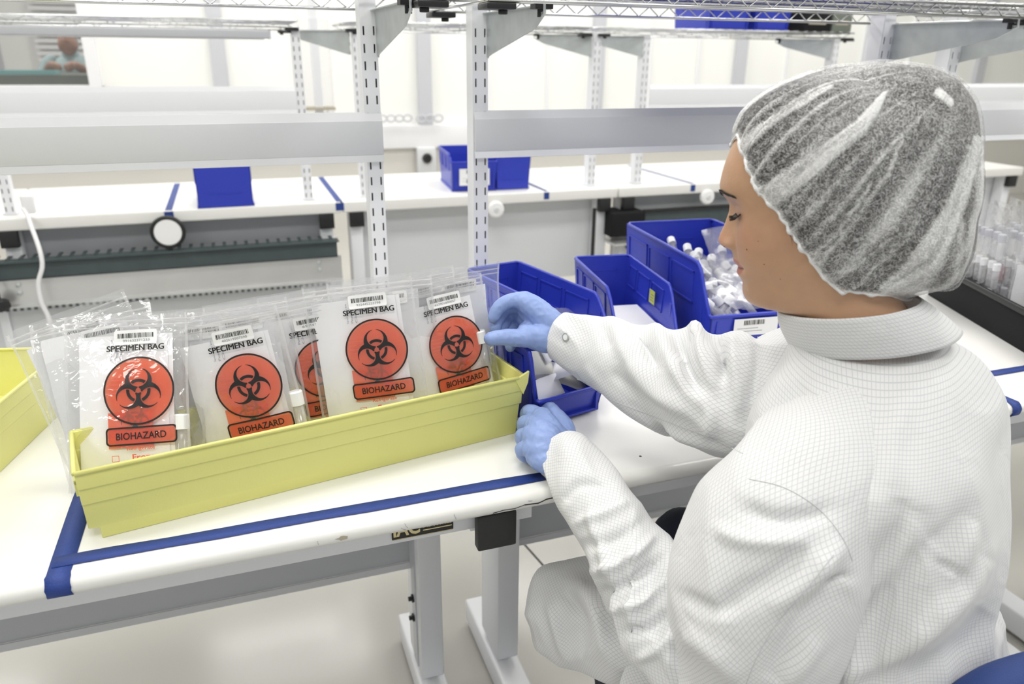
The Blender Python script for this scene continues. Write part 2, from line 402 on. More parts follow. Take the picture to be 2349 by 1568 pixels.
MB().box(-6, -0.85, YW+0.04, YW+0.05, BZ+0.325, 2.2).build('pane', 'glass', wn)
MB().box(-6, -0.85, YW, YW+0.08, 2.2, 3.2).build('lintel', 'wall_white', wn)
def rings(px0, px1, n, lab):
    p0, p1 = aty(px0, 272, 5.93), aty(px1, 271, 5.93); t = thing('wire_rings', lab, 'rings', (p0+p1)/2)
    for k in range(n):
        c = p0.lerp(p1, (k+0.5)/n)-t.location; r = (p1-p0).length/n*0.5
        MB().tube([c+Vector((r*math.cos(a_*PI/10), 0, r*0.75*math.sin(a_*PI/10))) for a_ in range(21)], 0.007, 6, cap=False).build('ring', 'mullion', t, smooth=True)
rings(868, 945, 4, 'chain of grey wire rings on the far window sill, right of the left near post')
rings(956, 1016, 3, 'chain of grey wire rings on the far window sill, at the foot of the mullion')
p_ = aty(978, 368, 5.95); t = thing('wall_box', 'small grey wall box with a black knob behind the joined blue bins', 'box', p_)
MB().box(-0.075, 0.075, -0.03, 0.03, -0.10, 0.10).build('case', 'panel_grey', t, bevel=0.01); MB().lathe([(0.04, 0), (0.03, 0.03)], (0.0, -0.03, 0.02), (0, -1, 0), 14).build('knob', 'black_plastic', t)
p_ = aty(726, 170, 4.9); t = thing('clear_cabinet', 'tall clear plastic dispenser with a brown rail, left of the left near post', 'dispenser', p_)
MB().box(-0.085, 0.085, -0.06, 0.06, -0.22, 0.30).build('clear_body', 'pouch_film', t); MB().box(-0.09, 0.09, -0.065, 0.065, -0.20, -0.185).build('rail', 'scuff', t); MB().box(0.04, 0.05, -0.065, -0.055, -0.26, -0.2).build('tab', 'mullion', t)
MB().box(-0.02, 0.02, -0.05, 0.05, -0.22, 1.2).build('hanger', 'powder_white', t)
# room beyond the window
struct(MB().box(-6, 9, 11, 11.1, 0, 3.2).build('wall_far', 'wall_white'))
t = thing('counter', 'dark counter seen through the window at the top left', 'counter', (-1.6, 7.6, 0))
MB().box(-1.6, 1.6, -0.35, 0.35, 1.06, 1.155).build('countertop', 'dark_counter', t)
MB().box(-1.55, 1.55, -0.3, 0.3, 0, 1.06).build('base', 'powder_grey', t)
t = thing('cabinet', 'dark grey cabinet beyond the window at the far left edge', 'cabinet', (-2.55, 9.2, 0))
MB().box(-0.35, 0.45, -0.3, 0.3, 0, 2.0).build('body', 'mullion', t, bevel=0.01)
MB().box(-0.33, 0.02, -0.32, -0.30, 0.1, 1.95).build('door', 'dark_tray', t); MB().box(0.05, 0.42, -0.32, -0.30, 0.1, 1.95).build('door', 'dark_tray', t)
t = thing('window_blind', 'white slatted blind behind the seated person beyond the window', 'blind', (-1.5, 10.9, 1.2))
for k in range(12): MB().box(-0.55, 0.75, -0.02, 0.02, k*0.07, k*0.07+0.045).build('slat', 'label_white', t)
t = thing('tray', 'flat teal tray on the dark counter beyond the window', 'tray', (-1.50, 7.45, 1.155))
tr_ = MB(); tr_.box(-0.22, 0.22, -0.12, 0.12, 0, 0.012); tr_.box(-0.22, 0.22, -0.12, -0.108, 0.012, 0.03); tr_.box(-0.22, 0.22, 0.108, 0.12, 0.012, 0.03); tr_.box(-0.22, -0.208, -0.108, 0.108, 0.012, 0.03); tr_.box(0.208, 0.22, -0.108, 0.108, 0.012, 0.03)
tr_.build('tray_body', 'teal', t)
# ------------------------------------------------------------------ workbenches
def rounded_top(x0, x1, y0, y1, th=0.026, r=0.013):
    pr = []
    for k in range(9):
        a = PI/2+k/8*PI; pr.append((y0+r+r*math.cos(a)*1.0, -th/2+(th/2)*math.sin(a)))
    prof = [(y1, 0)]+pr+[(y1, -th)]
    mb = MB(); n = len(prof)
    mb.add([(x0, a, b) for a, b in prof]+[(x1, a, b) for a, b in prof], [tuple(range(n)), tuple(range(2*n-1, n-1, -1))]+[(i, i+n, (i+1) % n+n, (i+1) % n) for i in range(n)])
    return mb
def workbench(x0, x1, yf, yb, label, flip=False, group=None, worn=False):
    """front edge at yf; columns near the back; flip = the bench faces away from the camera"""
    t = thing('workbench', label, 'workbench', ((x0+x1)/2, yf, 0), 0, group)
    s = -1 if flip else 1
    lo, hi = min(yf, yb), max(yf, yb)
    def P(mb, name, m, par=None, **k): return part(mb, name, m, par or t, **k)
    mb = rounded_top(x0+0.001, x1-0.001, lo, hi); mb.v = [(a, b, c+BZ) for a, b, c in mb.v]
    wt = P(mb, 'worktop', 'laminate', smooth=False); smooth_by_angle(wt, 0.5)
    P(MB().box(x0+0.02, x1-0.03, yf+s*0.027, yf+s*0.050, BZ-0.056, BZ-0.0265), 'front_rail', 'powder_white', bevel=0.002)
    cols = (x0+0.02, x1-0.108) if not flip else (x0+0.06, x1-0.11)
    yc = yf+s*0.44
    for ci, cx in enumerate((x0+0.055, x1-0.112)):
        w_ = 0.048
        lg = P(MB().box(cx, cx+w_, min(yc, yc+s*0.12), max(yc, yc+s*0.12), 0.09, BZ-0.09), 'leg', 'powder_white', bevel=0.003)
        ar = P(MB().box(cx-0.002, cx+w_+0.002, min(yf+s*0.052, yf+s*0.66), max(yf+s*0.052, yf+s*0.66), BZ-0.078, BZ-0.027), 'cantilever_arm', 'powder_white', bevel=0.002)
        y_c = yf+s*0.008
        P(MB().box(cx-0.004, cx+w_+0.004, min(y_c, y_c+s*0.018), max(y_c, y_c+s*0.018), BZ-0.082, BZ-0.0265), 'end_cap', 'black_plastic', ar, bevel=0.003)
        kn = MB(); kn.lathe([(0.004, 0), (0.004, 0.006), (0.0095, 0.007), (0.0095, 0.010), (0.006, 0.011), (0.006, 0.018), (0.0045, 0.020)], (cx-0.004, yf+s*0.06, BZ-0.055), (-1, 0, 0), 14)
        P(kn, 'bolt_knob', 'black_plastic', ar, smooth=False)
        ft = P(MB().box(cx-0.006, cx+w_+0.006, min(yf+s*0.02, yf+s*0.68), max(yf+s*0.02, yf+s*0.68), 0.012, 0.075), 'foot', 'powder_white', bevel=0.006)
        for yy in (yf+s*0.06, yf+s*0.64): P(MB().lathe([(0.016, 0), (0.016, 0.010), (0.006, 0.012)], (cx+w_/2, yy, 0.0)), 'foot_pad', 'black_plastic', ft)
        st = MB(); sx = cx-0.003 if ci else cx+w_
        st.box(sx, sx+0.003, min(yc+s*0.03, yc+s*0.065), max(yc+s*0.03, yc+s*0.065), 0.10, BZ-0.1)
        P(st, 'slotted_strip', 'mullion', lg)
        for zz in (0.22, 0.27, 0.56):
            P(MB().lathe([(0.004, 0), (0.009, 0.001), (0.009, 0.004), (0.005, 0.005), (0.005, 0.011)], (sx if ci else sx+0.003, yc+s*0.048, zz), (-1 if ci else 1, 0, 0), 10), 'bolt', 'black_plastic', lg)
    ys = yc+s*0.085
    bm_ = MB(); a, b = min(ys, ys+s*0.012), max(ys, ys+s*0.012)
    bm_.box(x0+0.10, x1-0.108, a, b, BZ-0.462, BZ-0.30)
    P(bm_, 'stringer', 'powder_grey')
    P(MB().box(x0+0.10, x1-0.108, a-0.004, a-0.0005, BZ-0.478, BZ-0.462), 'stringer_lip', 'panel_grey')
    return t
b1 = workbench(-0.85, 0.372, 0.835, 1.62, 'near white workbench carrying the yellow bin of specimen bags, blue tape near its edge')
b2 = workbench(0.376, 1.652, 0.835, 1.62, 'near white workbench on the right, where the gloved person leans, blue bins at its back')
b3 = workbench(1.656, 2.9, 0.835, 1.62, 'white workbench at the far right edge behind the person, only a corner in view')
# name plate on the front rail of the first bench
npz = thing('nameplate', 'black and gold maker plate on the rail under the near bench', 'nameplate', (0.184, 0.8615, BZ-0.0335))
pl = MB().box(-0.042, 0.042, -0.0015, 0, -0.0155, 0.0155).build('plate', 'black_plastic', npz, bevel=0.0015)
def flat_text(s, w_, h_, M, name, m, parent, bold=0.0, off=0.0):   # text in the local x-z plane facing -y
    vs, fs = fit_text(s, w_, h_, bold)
    mb = MB().add([M @ Vector((x, -off, y)) for x, y in vs], fs)
    return mb.build(name, m, parent, recalc=False)
flat_text('IAC', 0.036, 0.022, Matrix.Translation((-0.040, -0.0018, -0.011)), 'lettering', 'gold_print', npz, 0.03)
flat_text('INDUSTRIES', 0.040, 0.0085, Matrix.Translation((0.000, -0.0018, -0.004)), 'lettering', 'gold_print', npz, 0.012)
MB().box(0.0, 0.04, -0.0019, -0.0015, -0.0085, -0.007).build('gold_line', 'gold_print', npz)
MB().box(-0.0412, 0.0412, -0.0019, -0.0015, -0.0150, -0.0143).build('gold_line', 'gold_print', npz)
# blue tape
def tape(name, pts, wid, label, wrap=None):
    """flat strip following pts (x,y) on the bench top; wrap: carry on over the rounded front edge"""
    mb = MB(); row = []
    P3 = [Vector((x, y, BZ+(0.0006 if wrap else 0.0014))) for x, y in pts]
    if wrap:
        x = pts[-1][0]
        for k in range(1, 9):
            a = PI/2+k/8*PI*0.86; P3.append(Vector((x, 0.835+0.013+0.0138*math.cos(a), BZ-0.013+0.0140*math.sin(a))))
    n0 = None
    for i, p in enumerate(P3):
        d = (P3[min(i+1, len(P3)-1)]-P3[max(i-1, 0)]); 
        if i < len(pts): sd = Vector((-d.y, d.x, 0)).normalized(); n0 = sd
        else: sd = n0
        j = 0.0006*math.sin(i*2.3)
        row.append([p-sd*(wid/2+j), p+sd*(wid/2+j)])
    vs = [v for r_ in row for v in r_]; fs = [(2*i, 2*i+1, 2*i+3, 2*i+2) for i in range(len(row)-1)]
    mb.add(vs, fs)
    o = mb.build(name, 'blue_tape', recalc=False)
    md = o.modifiers.new('s', 'SOLIDIFY'); md.thickness = 0.0004; md.offset = 0
    for p in o.data.polygons: p.use_smooth = True
    return tag(o, label, 'tape')
q = [atz(190, 1005, 0), atz(164, 1150, 0), atz(150, 1185, 0), atz(113, 1280, 0)]
xs = -0.236
tape('blue_tape', [(-0.232+0.006*k*0, 1.50-k*0.0) if k == 0 else (-0.232-0.004*k*0.6, 1.50-k*0.17) for k in range(4)]+[(-0.240, 0.88), (-0.2405, 0.850)], 0.026, 'blue tape strip running front to back beside the yellow bin, folded over the bench edge', True)
tape('blue_tape', [(-0.250+k*0.0612, 0.873+0.0006*math.sin(k*1.7)) for k in range(11)], 0.022, 'long blue tape strip along the front edge of the near bench')
tape('blue_tape', [(1.10+k*0.06, 0.955-0.0*k) if k < 2 else (1.10+k*0.06, 0.955) for k in range(2)]+[(1.215, 0.95), (1.222, 0.93), (1.228, 0.88), (1.23, 0.850)], 0.022, 'blue tape on the right bench behind the person, running over its edge', True)
tape('blue_tape', [(1.24+k*0.1, 0.952) for k in range(5)], 0.020, 'blue tape strip along the right bench at the right edge of the photo')
# wear marks on the bench edge
def blob(cx, cy, cz, rx, ry, seed, name, m, label):
    rr = random.Random(seed); n = 14; M0 = []
    for k in range(n):
        a = 2*PI*k/n; r = 1+0.35*rr.uniform(-1, 1)
        M0.append((cx+rx*r*math.cos(a), cy, cz+ry*r*math.sin(a)))
    mb = MB().poly(M0, (0, -0.0004, 0)); return mb.build(name, m)
for px, py, rx, rz, sd in ((781, 1212, 0.0075, 0.0028, 3),):
    tag(blob(0.0755, 0.8350, BZ-0.0125, rx, rz, sd, 'worn_spot', 'scuff', ''), 'small brown worn spot on the white front edge of the near bench', 'stain')
ck = MB(); crk = [(0.275, -0.019), (0.290, -0.017), (0.306, -0.018), (0.320, -0.0145), (0.340, -0.016), (0.352, -0.012), (0.366, -0.0115)]
for i in range(len(crk)-1): ck.tube([(crk[i][0], 0.8350+0.004*((-crk[i][1]-0.013)/0.013)**2, BZ+crk[i][1]), (crk[i+1][0], 0.8350+0.004*((-crk[i+1][1]-0.013)/0.013)**2, BZ+crk[i+1][1])], [0.0005+0.0004*(i > 2)]*2, 5)
tag(ck.build('edge_crack', 'black_print'), 'dark crack in the chipped front edge of the near bench beside the sleeve', 'crack')
ck = MB()
for x, z, dx, dz in ((0.155, -0.008, 0.004, -0.008), (0.150, -0.014, 0.006, -0.004), (0.221, -0.008, 0.003, -0.009), (0.325, -0.009, 0.006, -0.001), (0.045, -0.010, 0.001, -0.006)):
    ck.tube([(x, 0.8346, BZ+z), (x+dx*0.4, 0.8346, BZ+z+dz*0.6), (x+dx, 0.8346, BZ+z+dz)], 0.00025, 4)
tag(ck.build('scratches', 'grey_print'), 'fine grey scratches on the white front edge of the near bench', 'scratch', None, 'stuff')
p_ = atz(1469, 1046, 0)
tag(MB().lathe([(0.0022, 0), (0.0018, 0.0004)], p_, (0, 0, 1), 10).build('speck', 'black_print'), 'tiny black speck on the bare white bench top below the sleeve', 'speck')
# floor joint
a_, b_ = Vector((0.60, 2.05, 0)), Vector((0.76, 1.25, 0))
mb = MB(); mb.box(-0.003, 0.003, 0, 2.4, 0, 0.0012, Matrix.Translation((0.712, 1.58, 0)) @ Matrix.Rotation(0.145, 4, 'Z'))
struct(mb.build('trim_20', 'black_plastic'))

# ------------------------------------------------------------------ uprights, shelves, panels
def upright(x, y, z1, label, group=None, face=-1, z0=None, far=False):
    """slotted post, slots on the side facing the camera"""
    w_, d_ = (0.032, 0.046); z0 = BZ if z0 is None else z0
    t = thing('upright', label, 'post', (x, y, z0), 0, group)
    h = z1-z0; pitch, sl = 0.032, 0.0165
    xs_ = [-w_/2, -0.0115, -0.0083, 0.0083, 0.0115, w_/2]
    mb = MB(); n = int((h-0.02)/pitch); zs = [0.0]
    for k in range(n): zs += [0.012+k*pitch, 0.012+k*pitch+sl]
    zs.append(h)
    for i in range(len(zs)-1):
        hole = i % 2 == 1
        for j in range(5):
            if hole and j in (1, 3): continue
            mb.add([(xs_[j], 0, zs[i]), (xs_[j+1], 0, zs[i]), (xs_[j+1], 0, zs[i+1]), (xs_[j], 0, zs[i+1])], [(0, 1, 2, 3)])
    pf = mb.build('slotted_face', 'powder_white', t, recalc=False)
    md = pf.modifiers.new('s', 'SOLIDIFY'); md.thickness = 0.0015; md.offset = 1
    sb = MB(); sb.box(-w_/2, -w_/2+0.0015, 0.0015, d_, 0, h); sb.box(w_/2-0.0015, w_/2, 0.0015, d_, 0, h); sb.box(-w_/2+0.0015, w_/2-0.0015, d_-0.0015, d_, 0, h)
    sb.build('channel', 'powder_white', t)
    MB().box(-w_/2+0.002, w_/2-0.002, 0.004, 0.006, 0.002, h-0.002).build('slot_shade_liner', 'black_plastic', t)  # black liner stands in for the shade inside the hollow post
    MB().box(-w_/2-0.006, w_/2+0.006, -0.006, d_+0.006, 0.0005, 0.006).build('base_plate', 'powder_white', t)
    return t
PX = [(-0.745, 'off'), (0.271, ''), (0.497, ''), (1.545, ''), (1.775, '')]
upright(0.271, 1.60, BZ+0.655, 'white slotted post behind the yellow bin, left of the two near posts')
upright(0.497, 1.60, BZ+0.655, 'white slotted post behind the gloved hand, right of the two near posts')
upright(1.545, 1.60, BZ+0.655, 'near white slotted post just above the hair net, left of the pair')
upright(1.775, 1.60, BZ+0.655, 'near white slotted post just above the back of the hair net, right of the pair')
def bracket(x, y, zt, L_, hb, label, s=-1):
    t = thing('shelf_bracket', label, 'bracket', (x, y, zt))
    pr = [(0, 0), (s*L_, 0), (s*(L_+0.004), -0.018), (s*(L_-0.03), -0.034), (s*0.03, -hb+0.006), (s*0.004, -hb), (0, -hb)]
    MB().poly([(-0.0015, a, b) for a, b in pr], (0.003, 0, 0)).build('web', 'galvanised', t)
    MB().box(-0.010, 0.0015, s*L_ if s < 0 else 0, 0 if s < 0 else s*L_, 0.0, 0.002).build('top_flange', 'galvanised', t)
    hk = MB(); hk.tube([(0, s*(L_-0.01), 0.006), (0, s*(L_+0.012), 0.006), (0, s*(L_+0.014), -0.012), (0, s*(L_+0.002), -0.016)], 0.0025, 6)
    hk.build('hook', 'galvanised', t)
    bk = MB()
    for k in range(3): bk.box(-0.004, 0.004, -0.006*0, 0.004, -0.02-k*0.032, -0.008-k*0.032)
    bk.build('tab', 'galvanised', t)
    cl = MB().box(-0.016, 0.016, s*L_-0.012, s*L_+0.012, -0.004, 0.004); cl.lathe([(0.006, -0.012), (0.006, 0)], (0.0, s*(L_-0.004), -0.004), (0, 0, 1), 10)
    cl.build('clamp', 'black_plastic', t)
    return t
bracket(0.286, 1.60, BZ+0.632, 0.30, 0.082, 'galvanised bracket on the left near post under the wire shelf')
bracket(0.512, 1.60, BZ+0.632, 0.30, 0.082, 'galvanised bracket on the right near post under the wire shelf')
bracket(1.560, 1.60, BZ+0.632, 0.32, 0.085, 'galvanised bracket above the hair net at the top right, left of the pair')
bracket(1.790, 1.60, BZ+0.632, 0.32, 0.085, 'galvanised bracket in the top right corner, right of the pair')
def wire_shelf(x0, x1, y0, y1, z, label, group=None, pitch=0.0254):
    t = thing('wire_shelf', label, 'shelf', ((x0+x1)/2, (y0+y1)/2, z), 0, group)
    X0, X1, Y0, Y1 = -(x1-x0)/2, (x1-x0)/2, -(y1-y0)/2, (y1-y0)/2
    rods = MB()
    for zz in (0.0, 0.022):
        rods.tube([(X0, Y0, zz), (X1, Y0, zz)], 0.0032, 8); rods.tube([(X0, Y1, zz), (X1, Y1, zz)], 0.0032, 8)
        rods.tube([(X0, Y0, zz), (X0, Y1, zz)], 0.0032, 8); rods.tube([(X1, Y0, zz), (X1, Y1, zz)], 0.0032, 8)
    rods.build('rim_rods', 'chrome', t, smooth=True)
    zig = MB(); n = int((X1-X0)/pitch)
    for yy in (Y0, Y1):
        pts = [(X0+k*pitch, yy, 0.001 if k % 2 else 0.021) for k in range(n+1)]; zig.tube(pts, 0.0016, 5)
    o = zig.build('zigzag_wire', 'chrome', t, smooth=True)
    wr = MB()
    for k in range(1, n): wr.tube([(X0+k*pitch, Y0, 0.0255), (X0+k*pitch, Y1, 0.0255)], 0.0017, 5)
    o = wr.build('deck_wires', 'chrome', t, smooth=True); o['kind'] = 'stuff'
    cr = MB()
    for k in (0.2, 0.5, 0.8): cr.tube([(X0, Y0+(Y1-Y0)*k, 0.020), (X1, Y0+(Y1-Y0)*k, 0.020)], 0.003, 6)
    cr.build('cross_rod', 'chrome', t, smooth=True)
    for (a, b) in ((X0, Y0), (X1, Y0), (X0, Y1), (X1, Y1)):
        s = 1 if a < 0 else -1; s2 = 1 if b < 0 else -1
        MB().box(min(a-s*0.004, a+s*0.045), max(a-s*0.004, a+s*0.045), min(b-s2*0.004, b+s2*0.05), max(b-s2*0.004, b+s2*0.05), -0.013, -0.003).lathe([(0.008, -0.02), (0.008, -0.012)], (a+s*0.03, b+s2*0.02, 0), (0, 0, 1), 10).build('corner_clamp', 'black_plastic', t, bevel=0.002)
    return t
wire_shelf(-0.85, 0.335, 1.255, 1.66, BZ+0.637, 'near chrome wire shelf along the top left of the photo')
wire_shelf(0.405, 1.63, 1.255, 1.66, BZ+0.637, 'near chrome wire shelf along the top right of the photo')
wire_shelf(1.68, 2.9, 1.255, 1.66, BZ+0.637, 'chrome wire shelf past the top right corner of the photo')
def panel(x0, x1, y, z0, z1, label, m='panel_grey', group=None, lipm='powder_white'):
    t = thing('label_panel', label, 'panel', ((x0+x1)/2, y, (z0+z1)/2), 0, group)
    hx, hz = (x1-x0)/2, (z1-z0)/2
    MB().box(-hx, hx, -0.004, 0.0, -hz, hz-0.016).build('face', m, t, bevel=0.001)
    MB().poly([(-hx, 0, hz-0.016), (-hx, -0.003, hz-0.016), (-hx, 0.006, hz), (-hx, 0.008, hz)], (2*hx, 0, 0)).build('top_lip', m, t)
    MB().poly([(-hx, 0, -hz), (-hx, -0.004, -hz), (-hx, -0.007, -hz-0.013), (-hx, -0.005, -hz-0.014)], (2*hx, 0, 0)).build('bottom_lip', lipm, t)
    return t
panel(-0.80, 0.288, 1.594, BZ+0.362, BZ+0.445, 'long light grey metal panel across the left between the near posts', lipm='panel_grey')
panel(0.482, 1.565, 1.594, BZ+0.362, BZ+0.445, 'long light grey metal panel running behind the head to the right')
panel(1.76, 2.9, 1.594, BZ+0.362, BZ+0.445, 'light grey metal panel at the right edge behind the hair net')

# ---- second row, facing away, an aisle behind
Y2, Y2b = 3.08, 3.76
g2 = None
for i, (x0, x1) in enumerate(((-2.06, -0.84), (-0.836, 0.378), (0.382, 1.60), (1.604, 2.84), (2.844, 4.08))):
    t = thing('workbench', ['white bench of the second row, at the far left edge', 'white bench of the second row holding the single blue bin, left of the near posts',
              'white bench of the second row holding the two joined blue bins', 'white bench of the second row ending behind the face', 'last white bench of the second row, showing right of the hair net'][i], 'workbench', ((x0+x1)/2, Y2, 0))
    mb = MB().box(x0+0.001, x1-0.001, Y2, Y2b, BZ-0.045, BZ)
    part(mb, 'worktop', 'laminate', t, bevel=0.006)
    part(MB().box(x0+0.03, x1-0.03, Y2+0.10, Y2+0.115, BZ-0.42, BZ-0.047), 'back_panel', 'powder_grey' if i in (0, 1) else 'panel_grey', t)
    for cx in (x0+0.03, x1-0.085):
        part(MB().box(cx, cx+0.05, Y2+0.03, Y2+0.095, 0.09, BZ-0.05), 'leg', 'powder_white', t, bevel=0.003)
        part(MB().box(cx-0.004, cx+0.054, Y2+0.0, Y2+0.03, BZ-0.105, BZ-0.046), 'end_cap', 'black_plastic', t, bevel=0.003)
        part(MB().box(cx-0.005, cx+0.055, Y2-0.02, Y2b-0.05, 0.01, 0.07), 'foot', 'powder_white', t, bevel=0.004)
YP2 = 3.15
for x, lab in ((-0.775, 'distant white slotted post at the left edge of the photo'), (0.262, 'distant white slotted post left of the two near posts'), (0.487, 'distant post hidden in line with the left near post'),
               (1.498, 'distant white slotted post, left of the pair between the near posts and the head'), (1.732, 'distant white slotted post, right of the pair between the near posts and the head'), (2.745, 'distant white slotted post above the front of the hair net'), (2.98, 'distant white slotted post above the middle of the hair net')):
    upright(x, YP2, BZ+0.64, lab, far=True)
for x0, x1, lab in ((-2.0, 0.27, 'far wire shelf across the left of the photo'), (0.45, 1.46, 'far wire shelf seen between the near posts'), (1.50, 2.82, 'far wire shelf with the blue bins standing on it')):
    wire_shelf(x0, x1, YP2-0.02, YP2+0.42, BZ+0.638, lab, pitch=0.05)
for x, lab in ((1.49, 'far galvanised bracket pointing away, left of the distant pair'), (1.74, 'far galvanised bracket between the distant pair of posts'), (2.735, 'far galvanised bracket above the hair net'), (0.48, 'far galvanised bracket behind the left near post')):
    t = bracket(x-0.02, YP2, BZ+0.630, 0.24, 0.085, lab, s=1)
    t.rotation_euler.z = 0.9
for x0, x1, lab in ((-2.0, 0.245, 'white metal panel of the second row across the left'), (1.76, 2.73, 'white metal panel of the second row beside the head'), (3.0, 4.1, 'white metal panel of the second row right of the hair net')):
    panel(x0, x1, YP2-0.004, BZ+0.348, BZ+0.432, lab, 'powder_white')
t = thing('strip_light', 'long grey strip lamp hung under the far wire shelf at the left', 'lamp', (-0.75, YP2+0.02, BZ+0.612))
MB().box(-0.9, 0.92, -0.03, 0.03, -0.014, 0.014).build('housing', 'powder_grey', t, bevel=0.004)
MB().box(-0.88, 0.90, -0.02, 0.02, -0.018, -0.014).build('diffuser', 'label_white', t)
for a in (-0.9, 0.92): MB().box(a-0.004, a+0.004, -0.031, 0.031, -0.016, 0.016).build('end_cap', 'mullion', t)
# dark cable tray and aluminium channel under the second row
t = thing('cable_tray', 'dark grey metal cable tray under the second row bench at the left', 'tray', (-0.6, 3.05, BZ-0.2))
part(MB().box(-2.0, 0.345, 3.035, 3.045, BZ-0.208, BZ-0.145), 'front_face', 'dark_tray', t)
part(MB().box(-2.0, 0.345, 3.035, 3.12, BZ-0.210, BZ-0.206), 'floor', 'dark_tray', t)
part(MB().box(-2.0, 0.352, 3.02, 3.07, BZ-0.147, BZ-0.141), 'top_lip', 'dark_tray', t)
rb = [part(MB().box(x, x+0.012, 3.05, 3.12, BZ-0.142, BZ-0.1385), 'rung', 'dark_tray', t) for x in np.arange(-1.2, 0.34, 0.04)]
t = thing('metal_channel', 'bare aluminium channel below the dark cable tray', 'channel', (-0.6, 3.06, BZ-0.28))
part(MB().box(-2.0, 0.36, 3.05, 3.06, BZ-0.305, BZ-0.209), 'web', 'aluminium', t)
part(MB().box(-2.0, 0.36, 3.028, 3.06, BZ-0.312, BZ-0.305), 'lower_flange', 'aluminium', t)
for x in (-0.775, 0.272):
    for z in (-0.232, -0.262): part(MB().lathe([(0.009, 0), (0.009, 0.004), (0.004, 0.006)], (x, 3.05, BZ+z), (0, -1, 0), 10), 'screw', 'galvanised', t)
nt_ = MB()
for k in range(60): nt_.box(-1.0+k*0.022, -1.0+k*0.022+0.011, 3.026, 3.029, BZ-0.320, BZ-0.311)
o = part(nt_, 'serrated_edge', 'dark_tray', t); o['kind'] = 'stuff'
t = thing('closing_panel', 'plain grey sheet below the aluminium channel, reaching the floor', 'panel', (-0.6, 3.1, 0))
part(MB().box(-2.0, 0.36, 3.075, 3.085, 0.12, BZ-0.313), 'sheet', 'panel_grey', t)
for x in (-0.86, 0.30): part(MB().box(x, x+0.03, 3.065, 3.076, 0.1, BZ-0.313), 'edge_strip', 'powder_white', t)
# round white disc with black rim hanging under that bench
def ring_disc(x, z, y, r, label, hang=True):
    t = thing('rimmed_disc', label, 'lamp', (x, y, BZ+z))
    MB().lathe([(r*0.80, -0.004), (r*0.80, 0.004)], (0, 0, 0), (0, -1, 0), 32).build('disc', 'label_white', t)
    o = MB(); pts = [(r*0.88*math.cos(2*PI*k/36), 0, r*0.88*math.sin(2*PI*k/36)) for k in range(37)]
    o.tube(pts, r*0.13, 8, cap=False).build('rim', 'black_plastic', t, smooth=True)
    if hang: MB().box(-0.008, 0.008, -0.006, 0.006, -r-0.06, -r*0.9).build('stem', 'black_plastic', t)
    return t
ring_disc(-0.262, -0.073, 3.045, 0.061, 'round white disc with a black rim under the second row bench')
for x, z, lab in ((1.02, -0.063, 'round white disc half hidden behind the right near post, under the bench'), (2.06, -0.062, 'small white disc under the bench beside the eyebrow')):
    t = thing('white_disc', lab, 'lamp', (x, 3.07, BZ+z)); MB().lathe([(0.036, -0.008), (0.036, 0.006), (0.028, 0.012)], (0, 0, 0), (0, -1, 0), 24).build('disc', 'label_white', t, bevel=0.002)  # plain white discs, they give no light
    MB().lathe([(0.012, 0.012), (0.010, 0.018)], (0, 0, 0), (0, -1, 0), 16).build('hub', 'panel_grey', t)
# dark device hung under the second row, right of the near posts
t = thing('device_box', 'dark box hung on an arm under the second row bench left of the face', 'device', (1.62, 3.10, BZ-0.16))
part(MB().box(1.555, 1.725, 3.04, 3.18, BZ-0.215, BZ-0.105), 'case', 'black_tray', t, bevel=0.006)
part(MB().box(1.555, 1.72, 3.0, 3.16, BZ-0.246, BZ-0.236), 'shelf_plate', 'aluminium', t)
part(MB().tube([(1.64, 3.08, BZ-0.245), (1.68, 3.07, BZ-0.30)], 0.009, 8), 'arm', 'black_plastic', t)
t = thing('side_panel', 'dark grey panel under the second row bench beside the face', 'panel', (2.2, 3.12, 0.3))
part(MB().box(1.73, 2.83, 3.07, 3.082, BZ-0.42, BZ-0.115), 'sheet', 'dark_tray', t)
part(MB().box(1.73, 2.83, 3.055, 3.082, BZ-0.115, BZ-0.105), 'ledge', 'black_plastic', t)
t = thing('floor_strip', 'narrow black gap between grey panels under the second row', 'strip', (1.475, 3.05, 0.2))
part(MB().box(1.468, 1.482, 3.05, 3.06, 0.1, BZ-0.08), 'gap_shade', 'black_plastic', t)  # black strip stands for the shade in the gap between the panels
# white mains adapter and its cord
t = thing('power_cord', 'white mains plug and cord hanging over the second row bench at the far left', 'cord', (-0.70, 3.09, BZ))
part(MB().box(-0.722, -0.682, 3.085, 3.115, BZ+0.012, BZ+0.075), 'plug_body', 'cord_white', t, bevel=0.005)
cp = resample([aty(52, 478, 3.09), aty(62, 492, 3.066), aty(72, 520, 3.03), aty(90, 570, 2.99), aty(97, 610, 2.98), aty(88, 650, 2.98), aty(96, 695, 2.98), aty(112, 730, 2.98), aty(130, 800, 2.98)], 40)
part(MB().tube([Vector(p) for p in cp], 0.0075, 8), 'cord', 'cord_white', t, smooth=True)
t = thing('pull_rod', 'black pull rod ending in a knob, at the far left below the cable tray', 'rod', (-0.825, 3.03, BZ-0.29))
part(MB().lathe([(0.018, 0), (0.026, 0.012), (0.022, 0.035), (0.010, 0.042)], (-0.823, 3.0, BZ-0.305), (0, 0, 1), 14), 'knob_body', 'black_plastic', t)
part(MB().tube([(-0.826, 3.0, BZ-0.265), (-0.832, 3.01, BZ-0.15)], 0.003, 6), 'rod', 'black_plastic', t)
